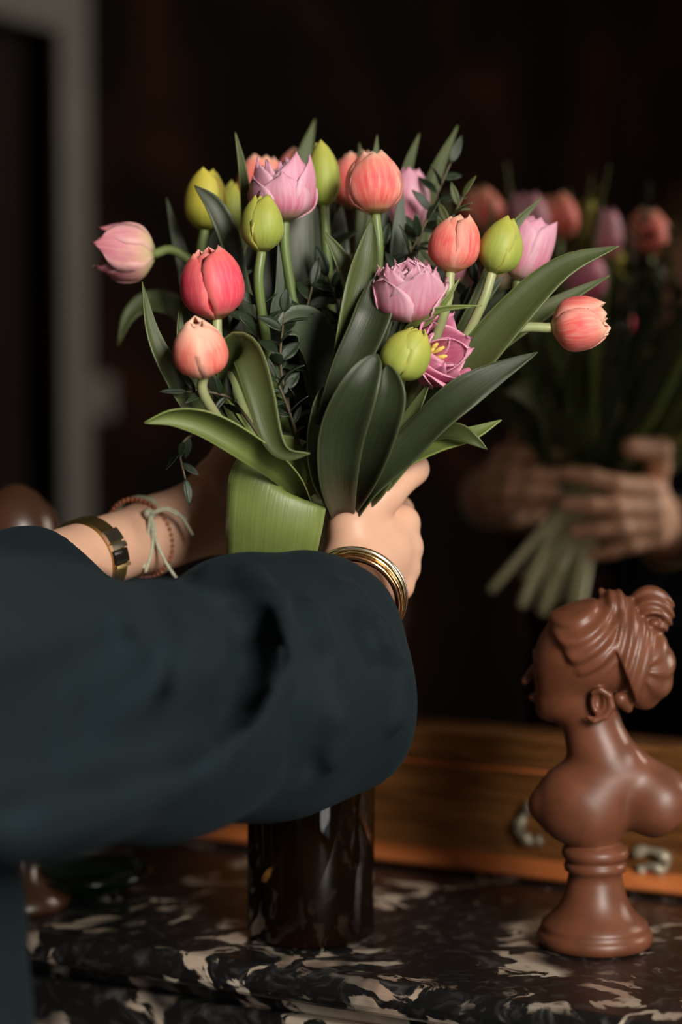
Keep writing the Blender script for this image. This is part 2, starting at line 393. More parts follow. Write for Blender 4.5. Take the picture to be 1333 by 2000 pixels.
build('plate', *box_room(T0, T0 + .014, DS1 + .105, DS1 + .185, 1.435, 1.515), CASING, sw, None, False, 0, .004)
build('rocker', *box_room(T0 + .014, T0 + .022, DS1 + .13, DS1 + .16, 1.455, 1.495), CASING, sw, None, False, 0, .002)
win = root('window_1', R(T1 + .05, (WS0 + WS1) / 2, WZ0), None, None); tag(win, kind='structure')
for b in ((WS0, WS0 + .05, WZ0, WZ1), (WS1 - .05, WS1, WZ0, WZ1)): build('jamb', *box_room(T1, T1 + .05, *b), CASING, win, None, False)
for b in ((WS0, WS1, WZ0, WZ0 + .05), (WS0, WS1, WZ1 - .05, WZ1)): build('rail', *box_room(T1, T1 + .05, *b), CASING, win, None, False)

# ------------------------------------------------------------------ mantelpiece
mt = root('mantelpiece', R(-.1, .17, 0), 'black marble mantelpiece with cream veins under the vase and bust', 'mantelpiece')
MT0, MT1 = -1.0, .85
def slab(t0, t1, s1, z0, z1, r, n=120):
    """bullnosed front edge: profile swept along the mantel"""
    prof = [(-.03, z0), (s1 - r, z0)]
    for k in range(9):
        a = -math.pi / 2 + math.pi * k / 8; prof.append((s1 - r + r * math.cos(a), (z0 + z1) / 2 + (z1 - z0) / 2 * math.sin(a)))
    prof += [(s1 - r, z1), (-.03, z1)]
    V = [R(t, s, z) for t in (t0, t1) for s, z in prof]; n = len(prof)
    F = [(i, (i + 1) % n, n + (i + 1) % n, n + i) for i in range(n)] + [tuple(range(n))[::-1], tuple(range(n, 2 * n))]
    return np.array(V), F
build('shelf', *slab(MT0, MT1, .348, MANTEL - .024, MANTEL, .009), MARBLE, mt, None, False)
build('cornice', *slab(MT0 + .03, MT1 - .03, .318, MANTEL - .040, MANTEL - .024, .006), MARBLE2, mt, None, False)
build('frieze', *box_room(MT0 + .05, MT1 - .05, -.03, .325, MANTEL - .26, MANTEL - .040), MARBLE2, mt, None, False, 0, .004)
for a, b in ((MT0 + .05, MT0 + .27), (MT1 - .27, MT1 - .05)):
    build('pilaster', *box_room(a, b, -.03, .30, 0, MANTEL - .26), MARBLE2, mt, None, False, 0, .004)
build('firebox', *box_room(MT0 + .27, MT1 - .27, -.03, .02, 0, MANTEL - .26), WOOD_D, mt, None, False)

# ------------------------------------------------------------------ overmantel mirror
mi = root('mirror', R(-.1, .0, MANTEL), 'large overmantel mirror in a polished brown wooden frame', 'mirror')
MX0, MX1, MZ1 = -.95, .80, 2.75
build('mirror_glass', *box_room(MX0 + .03, MX1 - .03, -.006, 0, MANTEL + .10, MZ1 - .05), MIRROR, mi, None, False)
build('mirror_back', *box_room(MX0, MX1, -.028, -.007, MANTEL, MZ1), WOOD_D, mi, None, False)
def sweep_room(prof, t0, t1):
    V = [R(t, s, z) for t in (t0, t1) for s, z in prof]; n = len(prof)
    F = [(i, (i + 1) % n, n + (i + 1) % n, n + i) for i in range(n)] + [tuple(range(n))[::-1], tuple(range(n, 2 * n))]
    return np.array(V), F
def halfround(s, z, rs, rz, k=12): return [(s, z - rz)] + [(s + rs * math.cos(-math.pi / 2 + math.pi * i / k), z + rz * math.sin(-math.pi / 2 + math.pi * i / k)) for i in range(1, k)] + [(s, z + rz)]
b0 = MANTEL
build('bottom_panel', *box_room(MX0, MX1, 0.0, .016, b0 + .010, b0 + .090), WOOD, mi, None, False)
build('base_moulding', *sweep_room(halfround(.012, b0 + .0085, .024, .0085), MX0, MX1), WOODR, mi)
build('bead', *sweep_room(halfround(.014, b0 + .089, .008, .003), MX0, MX1), WOODR, mi)
build('bottom_rail', *box_room(MX0, MX1, 0.0, .026, b0 + .092, b0 + .119), WOOD, mi, None, False, 0, .004)
for a, b in ((MX0, MX0 + .08), (MX1 - .08, MX1)): build('stile', *box_room(a, b, 0, .026, b0 + .119, MZ1 - .08), WOOD, mi, None, False, 0, .004)
build('top_rail', *box_room(MX0, MX1, 0, .026, MZ1 - .08, MZ1), WOOD, mi, None, False, 0, .004)
# scrolled bronze mount on the bottom panel, behind the bust
def room_at(px, py, s):
    d = nrm(P(px, py, 1.0) - P(0, 0, 0) ) if False else (P(px, py, 1.0) - np.array([0, 0, CAMZ])); o = np.array([0, 0, CAMZ])
    k = ((M0 - s * Mv - o) @ Mv) / (d @ Mv); return o + k * d
mount = None
for pts in ([(1042, 1572), (1028, 1582), (1020, 1602), (1012, 1622), (1024, 1634), (1040, 1646), (1058, 1640)],
            [(1240, 1668), (1262, 1660), (1290, 1668), (1304, 1684), (1292, 1698), (1268, 1692), (1252, 1700)]):
    path = catmull([room_at(x, y, .020) for x, y in pts], 40)
    v, f, u = tube(path, .0042 * (1 + .3 * np.sin(np.linspace(0, 20, 40))), 8)
    o = build('bronze_mount', v, f, BRONZE, mi); tag(o, 'pale scrolled bronze mount')

# ------------------------------------------------------------------ things on the mantel
vc = P(608, 1838, 1.537); vc[2] = MANTEL
r = .0465
prof = [(.001, .0), (r - .004, 0), (r, .004), (r, .19), (r - .002, .192), (r - .0045, .19), (r - .0045, .014), (.001, .011)]
vs = root('vase', vc, 'dark brown glass cylinder vase on the marble mantel below the bouquet', 'vase')
build('glass_body', *lathe(prof, vc, 64), VGLASS, vs)
# green glass dish, mostly hidden behind the sleeve
dc = P(165, 1720, 1.66); dc[2] = MANTEL
prof = [(.001, 0), (.026, 0), (.03, .004), (.046, .012), (.052, .018), (.0535, .0195), (.051, .020), (.044, .014), (.028, .007), (.001, .005)]
tag(build('glass_dish', *lathe(prof, dc, 48), GGLASS), 'small green glass dish on the mantel under the dark sleeve', 'dish')
# turned wooden urn whose brown top shows at the left edge
uc = P(38, 1700, 1.62); uc[2] = MANTEL
prof = [(.001, 0), (.032, 0), (.034, .006), (.026, .014), (.014, .022), (.012, .05), (.02, .07), (.036, .11), (.042, .16), (.036, .205), (.022, .232), (.020, .245), (.027, .252), (.030, .268), (.026, .285), (.014, .298), (.006, .303), (.001, .304)]
tag(build('wooden_urn', *lathe([(a * 1.15, b * 1.075) for a, b in prof], uc, 40), plain('urn_wood', (.055, .022, .010), .35)), 'dark brown turned wooden urn with rounded lid beside the left sleeve', 'urn')

# ------------------------------------------------------------------ terracotta bust
BY = 1.509; K = BY / FPX
bc = P(1162, 1858, BY); bc[2] = MANTEL
bust = root('bust', bc, 'reddish brown terracotta bust of a woman with upswept hair on a round socle', 'bust')
zb = lambda py: (1874 - py) * K
prof = [(.5, 1874), (104, 1874), (112, 1868), (116, 1856), (112, 1846), (106, 1842), (107, 1836), (104, 1828), (92, 1818), (74, 1800), (62, 1775), (55, 1745), (52, 1728), (60, 1724), (62, 1716), (60, 1709), (55, 1705), (62, 1700), (67, 1690), (64, 1680), (54, 1672), (48, 1668), (48, 1640), (.5, 1640)]
build('socle', *lathe([(a * K, zb(b)) for a, b in prof], bc, 56), TERRA, bust)
def bust_sdf(p):
    # local pixel units: x right, y up (photo rows), z away
    q = np.empty_like(p); q[:, 0] = (p[:, 0] - bc[0]) / K + 1162; q[:, 1] = 1874 - (p[:, 2] - bc[2]) / K; q[:, 2] = (p[:, 1] - bc[1]) / K
    x, y, z = q.T
    # face, looking left and away
    d = ellip(q, (1112, 1335, 22), (72, 92, 66))
    d = smin(d, ellip(q, (1150, 1290, 5), (100, 92, 88)), 30)
    d = smin(d, capsule(q, (1082, 1398, 30), (1150, 1400, 0), 34, 44), 25)
    d = smin(d, ellip(q, (1070, 1412, 38), (22, 18, 22)), 14)                      # chin
    d = smin(d, capsule(q, (1046, 1322, 48), (1027, 1357, 58), 7, 8), 8)           # nose
    d = smin(d, ellip(q, (1046, 1388, 48), (14, 9, 20)), 7)                       # lips
    d = smin(d, capsule(q, (1052, 1304, 10), (1050, 1300, 70), 9, 9), 12)         # brow
    d = smax(d, -ellip(q, (1046, 1326, 18), (14, 10, 14)), 8)                      # eye socket
    d = smin(d, ellip(q, (1056, 1328, 20), (11, 8, 11)), 3)
    # neck and shoulders
    nk = capsule(q, (1148, 1410, 10), (1182, 1545, 0), 56, 66)
    nk = smin(nk, capsule(q, (1185, 1505, 0), (1275, 1575, 0), 54, 62), 30)
    ch = ellip(q, (1142, 1592, 12), (98, 88, 92))
    ch = smin(ch, capsule(q, (1060, 1600, 20), (1150, 1620, 0), 26, 60), 30)
    sh = ellip(q, (1284, 1592, -6), (74, 66, 70))
    body = smin(smin(nk, ch, 26), sh, 26)
    body = smin(body, capsule(q, (1160, 1640, 0), (1160, 1676, 0), 56, 44), 12)
    body = smin(body, ellip(q, (1226, 1500, -22), (20, 26, 26)), 16)
    und = y - (1690 - .0028 * (x - 1142) ** 2 * 1.0 - np.where(x > 1242, -22, 0))
    d = smin(d, body, 16)
    # hair: swept-back front lobe with waves, band, chignon and top bun
    hf = ellip(q, (1140, 1270, -6), (88, 84, 92), None)
    wave = np.sin((y - 1200) * .17 + .0016 * (x - 1050) ** 2 * .6 - (x - 1100) * .06 + z * .02)
    hf = hf + 3.2 * wave
    hf = smax(hf, (1078 - x) * .8 + (y - 1265) * .45, 12)
    hf = smax(hf, (y - 1365) * .8 - (x - 1140) * .5, 10)
    band = ellip(q, (1205, 1300, 4), (76, 112, 92), None)
    sb = np.sin((x - 1180) * .26 + (y - 1300) * .075 + z * .03)
    band = band + 2.6 * sb
    edge_l = ((1152 + (y - 1190) * .42) - x) * .92
    band = smax(band, edge_l, 4)
    chig = ellip(q, (1252, 1322, 6), (64, 82, 66)) + 2.4 * np.sin(np.arctan2(y - 1320, x - 1235) * 9 + z * .05)
    bun = ellip(q, (1268, 1212, 5), (46, 50, 44)) + 3.0 * np.sin((y - 1170) * .28 - (x - 1265) ** 2 * .004)
    bun = smax(bun, -ellip(q, (1268, 1228, -38), (24, 15, 20)), 5)
    bun = smin(bun, ellip(q, (1272, 1232, -24), (12, 9, 12)), 3)
    knot = ellip(q, (1196, 1208, 0), (34, 40, 46)) + 2.5 * np.sin((x - 1190) * .3)
    knot = smin(knot, capsule(q, (1190, 1200, 10), (1172, 1172, 20), 12, 6), 8)
    lock = capsule(q, (1204, 1378, -38), (1222, 1400, -20), 15, 9)
    hair = smin(smin(smin(hf, band, 4), chig, 5), smin(bun, knot, 10), 6)
    hair = smin(hair, lock, 10)
    d = smin(d, hair, 5)
    # ear: curled rim with a lobe
    ear = ellip(q, (1160, 1380, -62), (19, 30, 16))
    ear = smax(ear, -ellip(q, (1157, 1380, -80), (10, 19, 16)), 3)
    rim = chain(q, [(1146, 1362, -70), (1160, 1354, -76), (1178, 1366, -76), (1182, 1388, -74), (1170, 1408, -72), (1150, 1416, -70), (1138, 1410, -68)], [5, 6, 7, 8, 7, 7, 5], 3)
    d = smin(smin(d, ear, 4), rim, 3)
    d = smax(d, und, 8)
    return d * K
V, F = surfnet(bust_sdf, bc + np.array([-150 * K, -115 * K, 175 * K]), bc + np.array([200 * K, 115 * K, 725 * K]), 3.2 * K)
build('figure', relax(V, F, 1), F, TERRA, bust)

# ------------------------------------------------------------------ the bouquet
Hc = P(652, 1010, 1.532)                     # where the stems are gripped
BOT = nrm([-.02, .42, -.9])                  # the stem ends lean away
PROF_U = [0, .08, .22, .42, .66, .86, 1.0]
def petal(axis, X, Yv, base, L, Rm, phi, wid, top, curl, lift, flare, seed, nu=13, nv=9, ragged=0.0, point=False):
    rs = np.random.default_rng(seed)
    us = np.linspace(0, 1, nu); vs = np.linspace(-1, 1, nv)
    kr = [.14, .60, .92, 1.0, .8 + .2 * min(1.3, top + .3), .50 + .55 * top, top]
    pr = np.interp(us, PROF_U, kr); pr = np.convolve(np.pad(pr, 1, mode='edge'), [.2, .6, .2], 'valid')
    sh = np.interp(us, [0, .1, .3, .55, .78, .92, 1], [.30, .60, .92, 1.0, .88, .62, .10])
    if point: sh = np.interp(us, [0, .1, .3, .5, .7, .88, .97, 1], [.34, .64, .95, 1.0, .86, .45, .14, .02])
    V = []; UV = []
    ph1, ph2 = rs.uniform(0, 6, 2)
    for i, u in enumerate(us):
        for v in vs:
            r = Rm * pr[i] * (1 + lift); wl = wid * Rm * sh[i]
            a = wl * v / max(r, Rm * .34); a = max(-1.45, min(1.45, a))
            rr = r * (1 - curl * v * v * (.35 + .65 * u)) + flare * Rm * max(0, u - .7) ** 2 * 6
            rr += Rm * .025 * math.sin(3 * v + ph1) * u + Rm * .02 * math.cos(v * math.pi * 2) * math.sin(math.pi * u)
            z = L * (u - .10 * v * v * u * u)
            if ragged: z += L * ragged * (math.sin(3 * v + ph2) + .6 * math.sin(8 * v + ph1)) * u ** 3; rr += Rm * ragged * math.sin(9 * v + ph1) * u ** 2
            A = phi + a
            V.append(base + axis * z + rr * (math.cos(A) * X + math.sin(A) * Yv)); UV.append((u, (v + 1) / 2))
    F = [(i * nv + j, i * nv + j + 1, (i + 1) * nv + j + 1, (i + 1) * nv + j) for i in range(nu - 1) for j in range(nv - 1)]
    return np.array(V), F, UV
def leaf_mesh(pts, W, roll0=0, roll1=0, cup=.35, tipw=.0, basew=.55, peak=.45, n=26, nv=7, wave=0.0, seed=0, blunt=False):
    C = catmull([P(*p) for p in pts], n)
    Ym = pts[len(pts) // 2][2]; w = M(W, Ym) / 2
    T = np.gradient(C, axis=0); T /= np.linalg.norm(T, axis=1)[:, None]
    us = np.linspace(0, 1, n)
    sh = np.where(us < peak, basew + (1 - basew) * np.sin(np.clip(us / peak, 0, 1) * math.pi / 2), np.cos(np.clip((us - peak) / (1 - peak), 0, 1) * math.pi / 2) ** (.55 if blunt else .85) * (1 - tipw) + tipw)
    sh = np.maximum(sh, .02); vs = np.linspace(-1, 1, nv); V = []; UV = []
    N = None
    for i in range(n):
        cand = nrm(np.array([0, 0, CAMZ]) - C[i]); cand = cand - T[i] * cand.dot(T[i])
        if np.linalg.norm(cand) < .35 and N is not None: cand = N - T[i] * N.dot(T[i])
        N0 = nrm(cand)
        if N is not None and N0.dot(N) < 0: N0 = nrm(N - T[i] * N.dot(T[i]))
        N = nrm(N0) if N is None else nrm(.5 * N0 + .5 * (N - T[i] * N.dot(T[i])))
        B = np.cross(T[i], N); a = math.radians(roll0 + (roll1 - roll0) * us[i]); 
        n2 = math.cos(a) * N + math.sin(a) * B; b2 = -math.sin(a) * N + math.cos(a) * B
        ww = w * sh[i]
        for v in vs:
            ang = cup * 1.5 * v
            off = ww * (math.sin(ang) / (cup * 1.5)) if abs(cup) > .02 else ww * v
            dep = ww * ((1 - math.cos(ang)) / abs(cup * 1.5)) * (1 if cup > 0 else -1) if abs(cup) > .02 else 0
            wv = wave * ww * math.sin(us[i] * 15 + seed + (1.5 if v > 0 else 0)) * v * v
            V.append(C[i] + b2 * off + n2 * (dep + wv)); UV.append((us[i], (v + 1) / 2))
    F = [(i * nv + j, i * nv + j + 1, (i + 1) * nv + j + 1, (i + 1) * nv + j) for i in range(n - 1) for j in range(nv - 1)]
    return np.array(V), F, UV

GROUP = 'tulips of the hand-held bouquet'
def tulip(label, kind, base, Y, d, L, W, top=.3, double=0, spin=0., flare=0., curl=.03, seed=1, stem=True, sbend=.07, hoff=None, ragged=0., stamens=0, pale=False):
    axis = sdir(*d); b = P(base[0], base[1], Y); L = M(L, Y); Rm = M(W, Y) / 2
    X = nrm(np.cross(axis, [.3, .2, .93])); Yv = np.cross(axis, X)
    rs = np.random.default_rng(seed * 13 + 5)
    rt = root('tulip', b, label, 'tulip', GROUP)
    m = PET[kind]; k = 0
    def put(phi, l, r, wid, tp, cu, lf, fl, rg):
        nonlocal k; k += 1
        v, f, u = petal(axis, X, Yv, b, l, r, phi, wid, tp, cu, lf, fl, seed * 100 + k, ragged=rg, point=double > 3)
        build('petal', v, f, m, rt, u, True, .0007)
    for i in range(3):   # inner whorl
        put(spin + math.radians(60 + 120 * i) + rs.uniform(-.1, .1), L * rs.uniform(.93, 1.0), Rm, 1.12, top * .95, curl * .6, -.09, flare * .6, ragged)
    for i in range(5 if double > 3 else 0):   # outer whorl of a double tulip: five uneven, pointed petals
        put(spin + math.radians(72 * i) + rs.uniform(-.15, .15), L * rs.uniform(.70, 1.04), Rm, .98, top * rs.uniform(.95, 1.2), -.02, .04, flare * 1.3, ragged)
    for i in range(0 if double > 3 else 3):   # outer whorl
        put(spin + math.radians(120 * i) + rs.uniform(-.12, .12), L * rs.uniform(.90, 1.02), Rm, 1.18, top * rs.uniform(.95, 1.15), curl, .035, flare, ragged)
    for i in range(double):
        q = .82 - .5 * (i / max(double, 1))
        put(spin + i * 2.39996 + .4, L * rs.uniform(.78, 1.02), Rm * q, 1.0, top * rs.uniform(.8, 1.1) , .1, 0, flare * .5, ragged + .02)
    if stamens:
        for i in range(stamens):
            a = 2 * math.pi * i / stamens; p0 = b + axis * L * .15 + .1 * Rm * (math.cos(a) * X + math.sin(a) * Yv); p1 = b + axis * L * .62 + .3 * Rm * (math.cos(a) * X + math.sin(a) * Yv)
            v, f, u = tube(catmull([p0, p1], 6), np.array([.0006, .0006, .0007, .0016, .0017, .0008]), 6); build('stamen', v, f, STAMEN, rt)
    if stem:
        h = rs.uniform(-1, 1, 2) * .016 if hoff is None else np.array(hoff)
        Hi = Hc + np.array([h[0], h[1], 0]); to = nrm(b - Hi)
        lean = nrm(np.array([max(-.25, min(.22, -to[0] * .8)) - .04, -to[1] * .5 + .40, -abs(to[2]) - .25]))
        end = Hi + lean * (.115 + rs.uniform(-.02, .02))
        pA = b - axis * sbend * .45; pB = b - axis * sbend + (Hi - b) * .12
        path = catmull([b + axis * L * .05, pA, pB + (Hi - pB) * .25, pB + (Hi - pB) * .62, Hi, end], 30)
        rr = np.linspace(.0034, .0040, 30)
        v, f, u = tube(path, rr, 8); build('stem', v, f, STEMP if pale else STEM, rt, u)
    return rt
TU = {}
TU['left'] = tulip('pale pink double tulip lying sideways at the far left of the bouquet', 'pale', (301, 497), 1.535, (-1, .07, .05), 116, 108, .62, 5, .5, .10, seed=1, sbend=.05, ragged=.03)
TU['yel'] = tulip('yellow-green tulip bud at the upper left, crossed by a dark leaf', 'yellow', (400, 449), 1.545, (.04, 1, .0), 122, 78, .42, 0, .3, .06, seed=2)
TU['deep'] = tulip('deep pink-red tulip with parted top, above the paler salmon tulip', 'pink', (424, 622), 1.435, (-.13, 1, .12), 138, 122, .40, 0, 1.45, -.02, .0, seed=3, sbend=.05, pale=True)
TU['salm'] = tulip('pale salmon tulip nodding forward at the lower left', 'salmon', (398, 735), 1.405, (-.09, .85, .42), 118, 106, .24, 0, 1.2, -.02, .02, seed=4, sbend=.04, pale=True)
TU['lavt'] = tulip('lavender double tulip with a pointed top petal behind the olive bud', 'lavender', (556, 432), 1.495, (-.06, 1, .10), 128, 122, .80, 7, .2, .10, seed=5, ragged=.02)
TU['bud1'] = tulip('olive green tulip bud in front of the lavender double tulip', 'green', (511, 491), 1.455, (.04, 1, .06), 114, 79, .30, 0, .9, 0, .05, seed=6)
TU['hid1'] = tulip('peach tulip mostly hidden behind the upper lavender tulip', 'coral', (515, 418), 1.585, (-.05, 1, 0), 115, 98, .4, 0, .2, seed=7)
TU['bud2'] = tulip('tall lime green bud between lavender and coral tulips at the top', 'green', (634, 402), 1.525, (-.05, 1, 0), 124, 64, .30, 0, .5, 0, .05, seed=8)
TU['top'] = tulip('round coral tulip with pale stripes at the top centre', 'coral', (734, 417), 1.485, (-.05, 1, .02), 128, 112, .36, 0, .55, -.02, .02, seed=9, sbend=.08)
TU['hid2'] = tulip('dusky coral tulip half hidden left of the top centre tulip', 'coral', (698, 408), 1.585, (-.03, 1, 0), 112, 100, .4, 0, .2, seed=10)
TU['lavb'] = tulip('blurred pink tulip behind the sprigs right of the top tulip', 'lavender', (795, 452), 1.56, (.08, 1, 0), 125, 78, .5, 3, .2, seed=11)
TU['rght'] = tulip('egg-shaped coral tulip with cream tip beside the right green bud', 'coral', (880, 530), 1.45, (.16, 1, .04), 112, 98, .36, 0, 1.3, -.02, .02, seed=12, pale=True)
TU['bud3'] = tulip('slanted olive tulip bud right of the egg-shaped coral tulip', 'green', (962, 532), 1.455, (.36, 1, .05), 112, 84, .22, 0, .6, 0, .05, seed=13, pale=True)
TU['lavr'] = tulip('pink lavender tulip behind the slanted olive bud', 'lavender', (1012, 548), 1.52, (.30, 1, 0), 132, 92, .75, 3, .9, .12, seed=14)
TU['lavm'] = tulip('lavender double tulip with ruffled petals in the middle right', 'lavender', (795, 628), 1.435, (.06, 1, .30), 120, 132, .90, 9, .1, .16, seed=15, ragged=.03)
TU['open'] = tulip('wide open mauve tulip showing yellow stamens behind a green bud', 'mauve', (820, 705), 1.455, (.62, .22, .62), 92, 122, 1.10, 5, .7, .28, .02, seed=16, ragged=.04, stamens=6, sbend=.03)
TU['bud4'] = tulip('plump yellow-green bud in front of the open mauve tulip', 'green', (770, 738), 1.412, (.42, .80, .22), 112, 94, .30, 0, .3, 0, .06, seed=17, sbend=.04, pale=True)
TU['far'] = tulip('coral orange tulip lying sideways at the far right of the bouquet', 'coral', (1080, 640), 1.46, (1, .13, .10), 112, 102, .55, 2, .8, .08, seed=18, sbend=.08, pale=True)
TU['back1'] = tulip('olive bud in shade between the yellow bud and upper lavender tulip', 'green', (450, 462), 1.585, (.12, 1, 0), 112, 76, .3, 0, .4, seed=19)
# heads on the far side of the bunch, seen in the mirror
TU['back2'] = tulip('coral tulip on the far side of the bouquet, seen in the mirror', 'coral', (585, 395), 1.635, (.0, 1, -.15), 105, 95, .4, 0, .6, seed=20)
TU['back3'] = tulip('pink lavender tulip on the far side, seen upright in the mirror', 'lavender', (730, 430), 1.625, (.05, 1, -.15), 120, 86, .5, 3, .6, seed=21)
TU['back4'] = tulip('dark mauve tulip on the far side, low in the mirror image', 'mauve', (850, 560), 1.60, (.25, 1, -.3), 118, 96, .6, 3, .2, seed=22)

